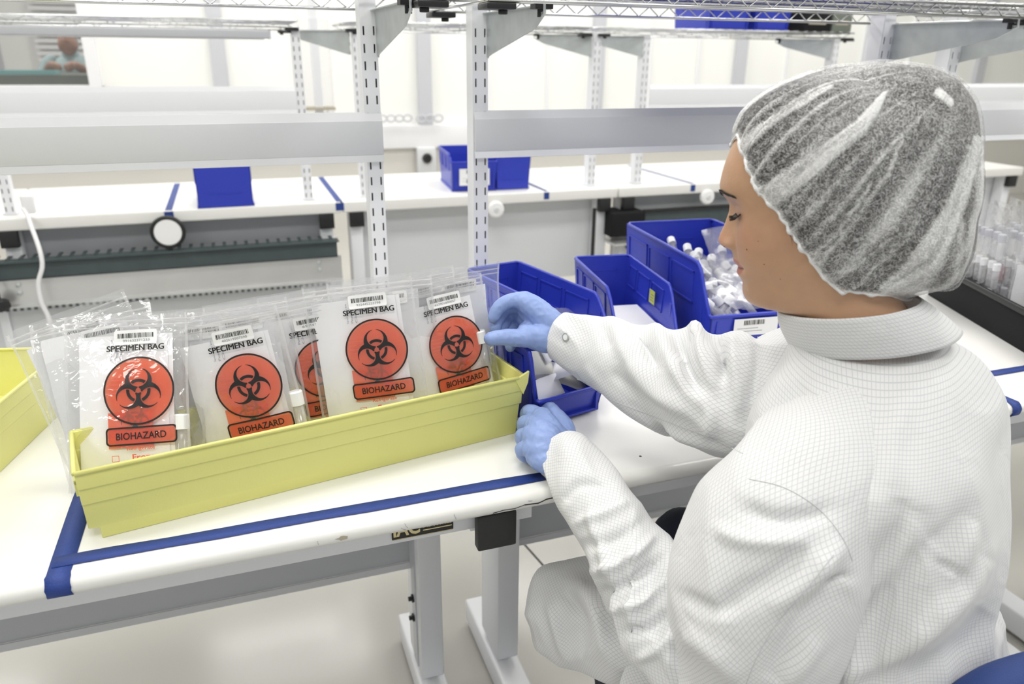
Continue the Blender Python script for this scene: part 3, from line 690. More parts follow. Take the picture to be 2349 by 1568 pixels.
# blue tapes across the second row
for x, y0, y1, w_, lab in ((-0.2525, 3.08, 3.72, 0.024, 'blue tape across the second row bench left of the single blue bin'), (0.372, 3.08, 3.74, 0.024, 'blue tape across the second row bench right of the single blue bin'),
                       (1.255, 3.08, 3.70, 0.016, 'blue tape across the second row bench right of the joined blue bins'), (1.985, 3.08, 3.72, 0.016, 'blue tape across the second row bench just left of the forehead')):
    t = thing('bench_tape', lab, 'tape', (x, y0, BZ))
    MB().box(-w_/2, w_/2, 0.005, y1-y0, 0.0002, 0.0012).build('top_strip', 'blue_tape', t)
    MB().box(-w_/2-0.004, w_/2+0.004, -0.0015, 0, -0.034, -0.004).build('edge_strip', 'blue_tape', t)
# ------------------------------------------------------------------ blue stacking bins
def side_pts(d, h, s, l):      # outline of a side wall (y, z), counter-clockwise from the front foot
    return [(0, 0), (-0.010, l), (-0.002, l+0.001), (s*0.55, l+(h-l)*0.55), (s*0.80, h-0.016), (s+0.002, h-0.004), (s+0.010, h), (d, h), (d-0.006, 0)]
def blue_bin(x, y, rz, w_, d, h, s, l, label, group=None, z=BZ, name='stacking_bin', flip=False, tp=0.008):
    t = thing(name, label, 'bin', (x, y, z), rz, group)
    th = 0.003
    def X(sd, z_, inn=0): return sd*(w_/2-tp*(1-z_/h)-inn)
    sp_ = side_pts(d, h, s, l)
    sh = MB()
    for sd in (-1, 1):
        n = len(sp_); vs = [(X(sd, b), a, b+0.004) for a, b in sp_]+[(X(sd, b, th), a, b+0.004) for a, b in sp_]
        sh.add(vs, [tuple(range(n)), tuple(range(2*n-1, n-1, -1))]+[(i, (i+1) % n, (i+1) % n+n, i+n) for i in range(n)])
    # back
    sh.add([(X(-1, 0), d-0.006, 0.004), (X(1, 0), d-0.006, 0.004), (X(1, h), d, h+0.004), (X(-1, h), d, h+0.004), (X(-1, 0), d-0.006-th, 0.004), (X(1, 0), d-0.006-th, 0.004), (X(1, h), d-th, h+0.004), (X(-1, h), d-th, h+0.004)],
           [(0, 1, 2, 3), (7, 6, 5, 4), (0, 4, 5, 1), (3, 2, 6, 7), (0, 3, 7, 4), (1, 5, 6, 2)])
    # front lip wall and floor
    sh.add([(X(-1, 0), 0, 0.004), (X(1, 0), 0, 0.004), (X(1, l), -0.010, l+0.004), (X(-1, l), -0.010, l+0.004), (X(-1, 0), th, 0.004), (X(1, 0), th, 0.004), (X(1, l), -0.010+th, l+0.004), (X(-1, l), -0.010+th, l+0.004)],
           [(0, 1, 2, 3), (7, 6, 5, 4), (0, 4, 5, 1), (3, 2, 6, 7), (0, 3, 7, 4), (1, 5, 6, 2)])
    sh.box(X(-1, 0), X(1, 0), 0, d-0.006, 0.002, 0.006)
    sh.build('shell', 'blue_plastic', t)
    # rolled rim following the opening
    rm = []
    for sd in (1,): rm += [(X(1, b)+0.0005, a, b+0.004) for a, b in sp_[1:8]]
    rimp = [(X(1, b)+0.0005, a, b+0.004) for a, b in sp_[2:8]]+[(X(-1, b)-0.0005, a, b+0.004) for a, b in sp_[2:8][::-1]]+[(X(-1, l), -0.010, l+0.004), (X(1, l), -0.010, l+0.004)]
    r = MB()
    dense = []
    for i in range(len(rimp)):
        p, q_ = Vector(rimp[i]), Vector(rimp[(i+1) % len(rimp)]); dense += [p.lerp(q_, f) for f in (0.04, 0.5, 0.96)]
    r.tube(dense+[dense[0]], 0.0036, 8, cap=False)
    r.build('rim', 'blue_plastic', t, smooth=True)
    # flange under the rim, stacking ridges, recessed side frames
    rb = MB()
    for sd in (-1, 1):
        for ya, yb_ in ((s+0.02, s+0.02+(d-s)*0.28), (s+0.03+(d-s)*0.28, s+0.03+(d-s)*0.56), (s+0.04+(d-s)*0.56, d-0.02)):
            for (a0, a1, b0, b1) in ((ya, yb_, h*0.86, h*0.88), (ya, yb_, h*0.52, h*0.54), (ya, ya+0.003, h*0.52, h*0.88), (yb_-0.003, yb_, h*0.52, h*0.88)):
                for inn in (0, 1):
                    xo0 = X(sd, b0)+sd*(0.0 if not inn else -th-0.0022); xo1 = X(sd, b1)+sd*(0.0 if not inn else -th-0.0022)
                    vs = [(xo0, a0, b0+.004), (xo0, a1, b0+.004), (xo1, a1, b1+.004), (xo1, a0, b1+.004)]
                    rb.add(vs+[(v[0]+sd*0.0022, v[1], v[2]) for v in vs], [(0, 1, 2, 3), (7, 6, 5, 4), (0, 4, 5, 1), (1, 5, 6, 2), (2, 6, 7, 3), (3, 7, 4, 0)])
        rb.box(min(X(sd, 0), X(sd, 0)+sd*0.004), max(X(sd, 0), X(sd, 0)+sd*0.004), 0.002, d-0.01, 0, 0.010)
        rb.box(X(sd, h*0.3)-0.001, X(sd, h*0.3)+0.003*sd+0.001, s*0.5+0.004, s*0.5+0.012, 0.01, h*0.8)
    rb.build('side_ribs', 'blue_plastic', t)
    fr = MB()   # front label holder frame and foot
    fw = w_/2-tp-0.012
    fr.box(-fw-0.003, -fw, -0.010, -0.003, 0.010, l-0.006); fr.box(fw, fw+0.003, -0.010, -0.003, 0.010, l-0.006); fr.box(-fw, fw, -0.008, -0.001, 0.007, 0.011)
    fr.build('label_holder', 'blue_plastic', t)
    hd = MB().box(-w_*0.28, w_*0.28, d-th-0.0022, d-th, h*0.30, h*0.32); hd.box(-w_*0.28, -w_*0.28+0.003, d-th-0.0022, d-th, h*0.3, h*0.8); hd.box(w_*0.28-0.003, w_*0.28, d-th-0.0022, d-th, h*0.3, h*0.8); hd.box(-w_*0.28, w_*0.28, d-th-0.0022, d-th, h*0.78, h*0.8)
    hd.build('back_ribs', 'blue_plastic', t)
    return t
def local_label(parent, cx, cz, y, w_, h_, m='label_white', bars=True, tilt=0.0, lines=2):
    o = MB().box(cx-w_/2, cx+w_/2, y-0.0006, y, cz-h_/2, cz+h_/2).build('label', m, parent, bevel=0.0)
    b = MB(); rr = random.Random(5); x = cx-w_*0.28
    while bars and x < cx+w_*0.18:
        ww = rr.choice((0.0006, 0.0010, 0.0016))*w_/0.08; b.box(x, x+ww, y-0.0009, y-0.0005, cz+h_*0.12, cz+h_*0.40); x += ww+rr.choice((0.0006, 0.0010, 0.0014))*w_/0.08
    if bars: b.build('barcode', 'black_print', o)
    g = MB()
    for k in range(lines): g.box(cx-w_*0.42, cx+w_*(0.05+0.1*(k % 2)), y-0.0009, y-0.0005, cz-h_*(0.08+0.17*k)-0.0004*1, cz-h_*(0.08+0.17*k)+0.0006)
    if lines: g.build('small_print', 'grey_print', o)
    return o
binA = blue_bin(0.571, 1.200, 0.224, 0.127, 0.325, 0.127, 0.045, 0.060, 'blue bin directly behind the reaching gloved hand, left of the three tall blue bins')
binB = blue_bin(0.710, 1.212, -0.145, 0.128, 0.30, 0.130, 0.056, 0.050, 'middle blue bin with a small yellow sticker inside its right wall')
binC = blue_bin(0.925, 1.164, -0.096, 0.222, 0.42, 0.182, 0.048, 0.091, 'largest blue bin, heaped with white-capped tubes, right in front of the face')
binD = blue_bin(0.467, 1.030, 0.235, 0.140, 0.140, 0.127, 0.010, 0.046, 'low blue bin with paper slips, between the yellow bin and the reaching arm')
local_label(binC, -0.012, 0.071, -0.0128, 0.094, 0.034)
MB().box(0.0495, 0.0502, 0.100, 0.128, 0.080, 0.108).build('sticker', 'label_yellow', binB)['label'] = 'yellow sticker'
sg = MB()
for k, (a, b) in enumerate(((0.104, 0.122), (0.106, 0.124), (0.104, 0.118))): sg.box(0.0491, 0.0496, a, b, 0.086+k*0.006, 0.0875+k*0.006)
sg.build('sticker_print', 'grey_print', binB)
# paper slips in the low bin
slips = [(0.435, 1.075, 0.085, 0.05, 0.5, 0.95, 0.3), (0.475, 1.055, 0.080, 0.06, -0.9, 0.5, -0.5), (0.510, 1.060, 0.060, 0.055, 0.3, 0.5, 0.5), (0.460, 1.110, 0.100, 0.06, 0.9, 1.0, 0.1),
         (0.500, 1.075, 0.073, 0.05, 1.4, 0.6, 0.2), (0.430, 1.045, 0.050, 0.05, 0.1, 0.8, -0.2), (0.485, 1.085, 0.050, 0.065, -0.2, 0.3, 0.4), (0.440, 1.095, 0.060, 0.055, 0.7, 0.2, 0.2)]
labs = ['warm white paper slip standing at the left of the low blue bin', 'white paper slip tilted across the front of the low blue bin', 'paper slip lying at the right of the low blue bin', 'white paper slip standing at the back of the low blue bin',
        'pale slip pointing right in the low blue bin', 'small slip low at the left of the low blue bin', 'slip lying deep in the middle of the low blue bin', 'lowest pale slip under the others in the low blue bin']
for (x, y, z, s_, rz, rx, ry), lab in zip(slips, labs):
    mb = MB(); n = 6; P = [[Vector((s_*(a/n-0.5)*1.25, s_*(b-0.5)*0.8, 0.004*math.sin(a/n*PI)*(1 if b else 0.7))) for b in (0, 1)] for a in range(n+1)]
    mb.add([v for r_ in P for v in r_], [(2*i, 2*i+1, 2*i+3, 2*i+2) for i in range(n)])
    o = mb.build('paper_slip', random.choice(['paper', 'paper_warm']), smooth=True); md = o.modifiers.new('s', 'SOLIDIFY'); md.thickness = 0.0004
    o.location = (x, y, BZ+z); o.rotation_euler = (rx, ry, rz); tag(o, lab, 'paper slip', 'paper slips in the low blue bin')
# tubes with white caps
def specimen_tube(L_=0.095, r=0.0075, capr=0.0095, fill=True):
    t = thing('specimen_tube', '', 'tube')
    MB().lathe([(r*0.3, 0), (r*0.8, 0.003), (r, 0.008), (r, L_-0.018)], (0, 0, 0), (0, 0, 1), 14).build('barrel', 'tube_plastic', t, smooth=True)
    c = MB(); c.lathe([(capr, L_-0.020), (capr, L_-0.002), (capr*0.86, L_)], (0, 0, 0), (0, 0, 1), 18)
    c.build('cap', 'cap_white', t, bevel=0.0)
    MB().lathe([(r*0.6, 0.005), (r*0.75, 0.010), (r*0.75, L_*0.35)], (0, 0, 0), (0, 0, 1), 12).build('swab_base', 'label_white', t, smooth=True)
    return t
proto = specimen_tube()
def place_tube(o, p, d, label, group, roll=0):
    o.location = p; o.rotation_euler = Vector((0, 0, 1)).rotation_difference(Vector(d).normalized()).to_euler()
    o['label'] = label
    if group: o['group'] = group
# heap in the largest bin : positions from the photo, on a slope rising to the back
heap = [((1602, 583), (1590, 640)), ((1538, 556), (1568, 590)), ((1632, 597), (1625, 650)), ((1645, 628), (1700, 650)), ((1634, 652), (1640, 700)), ((1672, 650), (1660, 700)), ((1622, 628), (1615, 690)), ((1640, 690), (1690, 700)),
        ((1575, 572), (1600, 620)), ((1660, 612), (1720, 640)), ((1690, 672), (1740, 690)), ((1700, 640), (1760, 660)), ((1655, 575), (1670, 620)), ((1700, 600), (1715, 650)), ((1612, 610), (1640, 660)), ((1655, 640), (1690, 700)), ((1622, 660), (1650, 700)), ((1648, 668), (1700, 690)), ((1676, 690), (1640, 700)), ((1616, 700), (1680, 700)), ((1702, 662), (1660, 690)), ((1590, 590), (1640, 640)), ((1688, 622), (1650, 680))]
rr = random.Random(11)
def surf_pt(px, py):      # point on the sloping heap: y from height
    best = None
    for k in range(60):
        zc = 1.30+k*0.01; p = at(px, py, zc)
        lx = (p.x-0.925)*math.cos(-0.096)+(p.y-1.164)*math.sin(-0.096); ly = -(p.x-0.925)*math.sin(-0.096)+(p.y-1.164)*math.cos(-0.096)
        hz = BZ+0.085+min(max(ly, 0), 0.3)*0.20
        d = abs(p.z-hz)
        if best is None or d < best[0]: best = (d, p)
    return best[1]
first = True
tube_words = ['standing upright at the back of the heap', 'leaning out at the back left of the heap', 'upright right of the tallest one', 'lying towards the right', 'near the left rim, middle height', 'seen end on, cap towards the camera', 'against the left front edge', 'low at the front of the heap',
              'back left beside a pouch', 'lying under the others, pointing right', 'half hidden by lips', 'below the nostril, pointing right', 'behind the nose tip', 'hidden mostly by the nose', 'in the thick of the heap on the left', 'in the very middle, cap facing the camera', 'at the left edge, below the middle', 'left of centre, pointing right', 'low and central, cap to the right', 'lowest at the front left corner', 'close to the mouth, cap to the right', 'high by the left rim', 'under the nose, cap upwards']
for i, (c_, b_) in enumerate(heap):
    pc = surf_pt(*c_)+Vector((0, 0, 0.008)); pb = surf_pt(*b_)+Vector((0, 0.0, -0.035))
    o = proto if first else copy_tree(proto); first = False
    d = (pc-pb).normalized(); place_tube(o, pc-d*0.093, d, 'white-capped tube in the largest blue bin, '+tube_words[i], 'tubes heaped in the largest blue bin')
proto2 = copy_tree(proto); PROTO2_ROOT = proto2
# loose clear pouches among the tubes
def pouch(p, rz, rx, w_, h_, label, group, m='film', n=10, amp=0.004, seed=0):
    U, W_ = np.meshgrid(np.linspace(-0.5, 0.5, n), np.linspace(-0.5, 0.5, n))
    Z = amp*vn(np.stack([U*5+seed, W_*5, U*0+seed*1.7], -1))+amp*1.5*(1-4*U*U)
    P = np.stack([U*w_, W_*h_, Z], -1)
    t = thing('clear_pouch', label, 'pouch', p, 0, group); t.rotation_euler = (rx, 0, rz)
    me = bpy.data.meshes.new('film_sheet')
    for sgn, nm_ in ((1, 'film_sheet'), (-1, 'film_sheet')):
        Q = P.copy(); Q[..., 2] *= sgn; mb = MB(); fs = [(j*n+i, j*n+i+1, (j+1)*n+i+1, (j+1)*n+i) for j in range(n-1) for i in range(n-1)]
        mb.add(Q.reshape(-1, 3), fs); mb.build(nm_, m, t, smooth=True, recalc=False)
    return t
k = 0
for (px, py, rx, rz, lab) in ((1660, 590, 1.0, 0.3, 'clear pouch standing up at the back of the tube heap'), (1690, 635, 0.3, -0.2, 'clear pouch over the tubes beside the lips'), (1690, 690, 0.2, 0.1, 'clear pouch flat at the front of the tube heap'), (1640, 640, 0.5, 0.8, 'clear pouch at the left of the tube heap'), (1730, 665, 0.3, 0.5, 'clear pouch of the tube heap behind the chin')):
    pouch(surf_pt(px, py)+Vector((0, 0, 0.016)), rz, rx, 0.10, 0.11, lab, 'clear pouches in the largest blue bin', 'pouch_film', seed=k); k += 1
for (x, y, z, rz, rx, lab) in ((0.565, 1.26, 0.062, 0.3, 0.3, 'crumpled clear pouch inside the bin behind the gloved hand'), (0.545, 1.30, 0.05, -0.3, 0.2, 'deeper clear pouch inside the bin behind the gloved hand')):
    pouch((x, y, BZ+z), rz, rx, 0.10, 0.12, lab, 'pouches behind the gloved hand', 'zip_film', seed=k, amp=0.008); k += 1
for z, rz, lab in ((0.045, -0.1, 'stack top white leaflet in the middle blue bin'), (0.040, -0.22, 'second white leaflet in the middle blue bin, turned a little'), (0.034, -0.05, 'lowest white leaflet in the middle blue bin')):
    o = MB().box(-0.05, 0.05, -0.09, 0.09, 0, 0.004).build('leaflet', 'paper', bevel=0.001); o.location = (0.727, 1.32, BZ+z); o.rotation_euler = (0.02, 0, rz-0.05); tag(o, lab, 'leaflet', 'leaflets in the middle blue bin')

# far blue bins
f1 = blue_bin(-0.058, 3.16, PI+0.03, 0.198, 0.30, 0.165, 0.05, 0.06, 'single blue bin on the second row bench, left of the near posts, seen from behind', tp=0.001)
f1.location.y = 3.16+0.22
f2 = blue_bin(0.955, 3.17, -0.10, 0.20, 0.33, 0.15, 0.03, 0.12, 'blue bin with a white label on the second row, left one of the joined pair')
local_label(f2, 0.0, 0.062, -0.0120, 0.13, 0.07, bars=False)
for dz in (0.085, 0.045):
    o = MB().box(-0.035, 0.015, -0.0134, -0.0128, dz-0.008, dz+0.008).build('label_print', 'grey_print', f2)
f3 = blue_bin(1.09, 3.30, PI-0.02, 0.16, 0.28, 0.14, 0.05, 0.06, 'blue bin on the second row, right one of the joined pair behind the near post')
f3.location.y = 3.44; f3.location.x = 1.135
for x, w_, lab in ((2.17, 0.22, 'blue bin on the far wire shelf, left one above the hair net'), (2.40, 0.20, 'blue bin on the far wire shelf, right one above the hair net')):
    blue_bin(x, 3.20, 0.0, w_, 0.30, 0.15, 0.03, 0.11, lab, None, BZ+0.665)
for x, w_, m_, lab in ((2.62, 0.15, 'black_tray', 'black carton on the far wire shelf beside the blue bins'), (2.76, 0.11, 'dark_counter', 'brown and black carton on the far wire shelf, rightmost')):
    t = thing('carton', lab, 'box', (x, 3.25, BZ+0.665)); MB().box(-w_/2, w_/2, -0.1, 0.1, 0, 0.085).build('body', m_, t, bevel=0.003); MB().box(-w_*0.35, w_*0.3, -0.1008, -0.1, 0.03, 0.05).build('print_band', 'scuff', t); MB().box(-w_/2, w_/2, -0.004, 0.004, 0.085, 0.0862).build('flap_tape', 'grey_print', t)
blue_bin(1.05, 1.27, 0.0, 0.60, 0.34, 0.17, 0.02, 0.15, 'wide blue bin on the near wire shelf at the very top right edge', None, BZ+0.668)

# ------------------------------------------------------------------ black tote with vial bags at the right
t = thing('black_tote', 'long black tote on the right bench behind the shoulder, filled with bags of vials', 'tote', (1.425, 0.90, BZ), 1.214)
LX, LY, HH = 0.52, 0.36, 0.085
tb = MB(); tb.box(0, LX, -0.006, 0, 0.0, HH); tb.box(0, LX, -LY, -LY+0.006, 0, HH); tb.box(0, 0.006, -LY+0.006, -0.006, 0, HH); tb.box(LX-0.006, LX, -LY+0.006, -0.006, 0, HH); tb.box(0.006, LX-0.006, -LY+0.006, -0.006, 0.0, 0.005)
tb.build('tub', 'black_tray', t, bevel=0.002)
rm = MB(); rm.box(-0.006, LX+0.006, 0, 0.006, HH-0.012, HH); rm.box(-0.006, LX+0.006, -LY-0.006, -LY, HH-0.012, HH); rm.box(-0.006, 0, -LY, 0, HH-0.012, HH); rm.box(LX, LX+0.006, -LY, 0, HH-0.012, HH)
rm.build('rim', 'black_plastic', t, bevel=0.0015)
def vial_bag(lx, ly, rz, w_, h_, label, red=0, paper=False):
    Mw = parent_world(t); p = Mw @ Vector((lx, ly, 0.006))
    b = thing('vial_bag', label, 'bag', p, 1.214+PI/2*0+rz, 'bags of vials in the black tote')
    b.rotation_euler = (-0.06, 0, 1.214+rz)
    n = 14; U, W_ = np.meshgrid(np.linspace(-0.5, 0.5, n), np.linspace(0, 1, n))
    for sg in (-1, 1):
        D = sg*(0.022*(1-4*U*U)*(1-W_**2*0.85))+0.004*vn(np.stack([U*6+lx*40, W_*7+sg*3, U*0+ly*30], -1))
        mb = MB(); mb.add(np.stack([U*w_, D, W_*h_], -1).reshape(-1, 3), [(j*n+i, j*n+i+1, (j+1)*n+i+1, (j+1)*n+i) for j in range(n-1) for i in range(n-1)])
        mb.build('film', 'film', b, smooth=True, recalc=False)
    k = 0
    for row in range(3):
        for c in range(6):
            x = (c-2.5)*w_*0.145; z = 0.004+row*0.066
            if z+0.06 > h_*0.95: continue
            v = MB().lathe([(0.006, 0), (0.0075, 0.004), (0.0075, 0.042)], (x, 0.002*(-1)**c, z), (0, 0, 1), 10).build('vial', 'vial_red' if (c in (red, ) and row < 2) else 'tube_plastic', b, smooth=True)
            MB().lathe([(0.0085, 0.042), (0.0085, 0.056), (0.007, 0.058)], (x, 0.002*(-1)**c, z), (0, 0, 1), 10).build('vial_cap', 'cap_white' if row % 2 else 'mullion', v)
    return b
vial_bag(0.385, -0.040, 0.02, 0.17, 0.25, 'clear bag of vials in the black tote, nearest its left wall, behind the hair net', 9)
vial_bag(0.375, -0.090, -0.03, 0.17, 0.245, 'clear bag with a reddish vial row in the black tote, second from its left wall', 3)
vial_bag(0.390, -0.140, 0.03, 0.18, 0.25, 'clear bag of vials in the black tote, third from its left wall', 9)
vial_bag(0.200, -0.130, 0.0, 0.16, 0.235, 'clear bag of vials in the front half of the black tote', 9)

# ------------------------------------------------------------------ yellow shelf bins
def yellow_bin(p, rz, label, L_=0.606, D=0.118, H=0.100):
    t = thing('shelf_bin', label, 'bin', p, rz, 'yellow shelf bins')
    th = 0.0025; t_in = 0.010           # walls lean out to the rim, in two steps
    def ring(off, z, e=0.0): return [(-e+off, off, z), (L_+0*e-off, off, z), (L_-off, D-off, z), (-e+off, D-off, z)]
    prof = [(t_in, 0.0), (t_in*0.62, 0.052), (t_in*0.62-0.002, 0.053), (t_in*0.34, 0.074), (t_in*0.34-0.002, 0.075), (0.0005, H)]
    vs = []; fs = []
    def emit(off, z):
        k = len(vs); x0 = (0.012 if z < 0.016 else 0.0)
        vs.extend([(x0+off*0.25, off, z), (L_-off, off, z), (L_-off, D-off, z), (x0+off*0.25, D-off, z)]); return k
    prof2 = [prof[0], (t_in*0.92, 0.0155), (t_in*0.91, 0.0175)]+prof[1:]
    ks = [emit(o_, z_) for o_, z_ in prof2]
    for a, b in zip(ks, ks[1:]):
        for k in range(4): fs.append((a+k, a+(k+1) % 4, b+(k+1) % 4, b+k))
    ki = [emit(o_+th, max(z_, 0.0035)) for o_, z_ in prof2[::-1]]
    a, b = ks[-1], ki[0]
    for k in range(4): fs.append((a+k, a+(k+1) % 4, b+(k+1) % 4, b+k))
    for a, b in zip(ki, ki[1:]):
        for k in range(4): fs.append((a+k, a+(k+1) % 4, b+(k+1) % 4, b+k))
    fs.append(tuple(ki[-1]+k for k in range(4))); fs.append(tuple(ks[0]+k for k in range(4))[::-1])
    mb = MB(); mb.add(vs, fs); mb.build('shell', 'yellow_plastic', t, bevel=0.0010)
    rm = MB()
    for (a, b) in (((0, 0), (L_-0.012, 0)), ((0, D), (L_-0.012, D)), ((0, 0), (0, D))):
        rm.tube([(a[0], a[1], H-0.0015), (b[0], b[1], H-0.0015)], 0.0028, 8)
    rm.build('rim', 'yellow_plastic', t, smooth=True)
    nz = MB()    # pointed pouring end with its notch
    nz.poly([(L_-0.018, -0.001, H-0.004), (L_+0.006, -0.001, H+0.006), (L_+0.004, -0.001, H-0.012), (L_-0.004, -0.001, H-0.030)], (0, 0.004, 0))
    nz.poly([(L_-0.018, D-0.003, H-0.004), (L_+0.006, D-0.003, H+0.006), (L_+0.004, D-0.003, H-0.012), (L_-0.004, D-0.003, H-0.030)], (0, 0.004, 0))
    nz.add([(L_-0.001, 0.002, H-0.028), (L_-0.001, D-0.002, H-0.028), (L_+0.006, D-0.002, H-0.004), (L_+0.006, 0.002, H-0.004)], [(0, 1, 2, 3)])
    nz.build('end_lip', 'yellow_plastic', t)
    hd = MB().box(-0.004, 0.001, D*0.3, D*0.7, 0.066, 0.072); hd.box(-0.004, 0.001, D*0.3, D*0.33, 0.05, 0.07); hd.box(-0.004, 0.001, D*0.67, D*0.7, 0.05, 0.07)
    hd.build('end_grip', 'yellow_plastic', t)
    return t
TH = 0.1738
BIN = (-0.2155, 0.8968)
yb1 = yellow_bin((BIN[0], BIN[1], BZ+0.0003), TH, 'yellow shelf bin holding the row of specimen bags, in the middle of the near bench')
yb2 = yellow_bin((-0.30-0.188, 1.335+0.06, BZ+0.0003), math.radians(256), 'yellow shelf bin at the left edge of the photo, standing askew and empty', L_=0.45, D=0.20)

# ------------------------------------------------------------------ specimen bags
def bio_sdf(X, Y):
    A = np.full(X.shape, 1e9); cut = np.full(X.shape, -1e9); inner = np.full(X.shape, 1e9); sl = np.full(X.shape, -1e9)
    for k in range(3):
        a = PI/2+k*2*PI/3; dx, dy = math.cos(a), math.sin(a); al = X*dx+Y*dy; pe = np.abs(-X*dy+Y*dx)
        A = np.minimum(A, np.hypot(X-11*dx, Y-11*dy)-15)
        cut = np.maximum(cut, 10.5-np.hypot(X-15*dx, Y-15*dy))
        cut = np.maximum(cut, np.minimum(2-pe, al-15))
        sl = np.maximum(sl, np.minimum(0.55-pe, al))
        inner = np.minimum(inner, np.hypot(X-15*dx, Y-15*dy)-9.4)
    R_ = np.hypot(X, Y)
    body = np.maximum.reduce([A, cut, 3-R_, sl])
    ring = np.maximum.reduce([np.abs(R_-11.75)-1.75, inner])
    return np.minimum(body, ring)
def annulus(r0, r1): return lambda X, Y: np.maximum(np.hypot(X, Y)-r1, r0-np.hypot(X, Y))
def rbox(X, Y, hx, hy, r): 
    qx = np.abs(X)-hx+r; qy = np.abs(Y)-hy+r
    return np.hypot(np.maximum(qx, 0), np.maximum(qy, 0))+np.minimum(np.maximum(qx, qy), 0)-r
U_ = 0.0295/26.2
SYM = iso(lambda X, Y: bio_sdf(X/U_, Y/U_), -0.031, 0.031, -0.031, 0.031, 0.00072)
DISC = iso(lambda X, Y: np.hypot(X, Y)-0.0432, -0.046, 0.046, -0.046, 0.046, 0.004)
RING = iso(annulus(0.0420, 0.0443), -0.046, 0.046, -0.046, 0.046, 0.0014)
PLATE = iso(lambda X, Y: rbox(X, Y, 0.0432, 0.0108, 0.005), -0.046, 0.046, -0.013, 0.013, 0.003)
PRING = iso(lambda X, Y: np.maximum(rbox(X, Y, 0.0443, 0.0118, 0.0055), -rbox(X, Y, 0.0422, 0.0097, 0.004)), -0.046, 0.046, -0.013, 0.013, 0.0010)
def thicken(vf, d):
    v, f = vf; V2 = []; F2 = []
    for dx, dy in ((-d, 0), (d, 0), (0, d*0.7)):
        k = len(V2); V2 += [(x+dx, y+dy) for x, y in v]; F2 += [tuple(i+k for i in q) for q in f]
    return V2, F2
TITLE = thicken(fit_text('SPECIMEN BAG', 0.072, 0.0076, 0.0), 0.0004)
BIO = fit_text('BIOHAZARD', 0.062, 0.0092, 0.015)
def Rb(yaw, lean, roll):
    cy, sy = math.cos(yaw), math.sin(yaw); u = Vector((cy, sy, 0)); n = Vector((sy, -cy, 0)); z = Vector((0, 0, 1))
    v = z*math.cos(lean)-n*math.sin(lean); n2 = n*math.cos(lean)+z*math.sin(lean)
    return u*math.cos(roll)+v*math.sin(roll), v*math.cos(roll)-u*math.sin(roll), n2
CU = 0.015
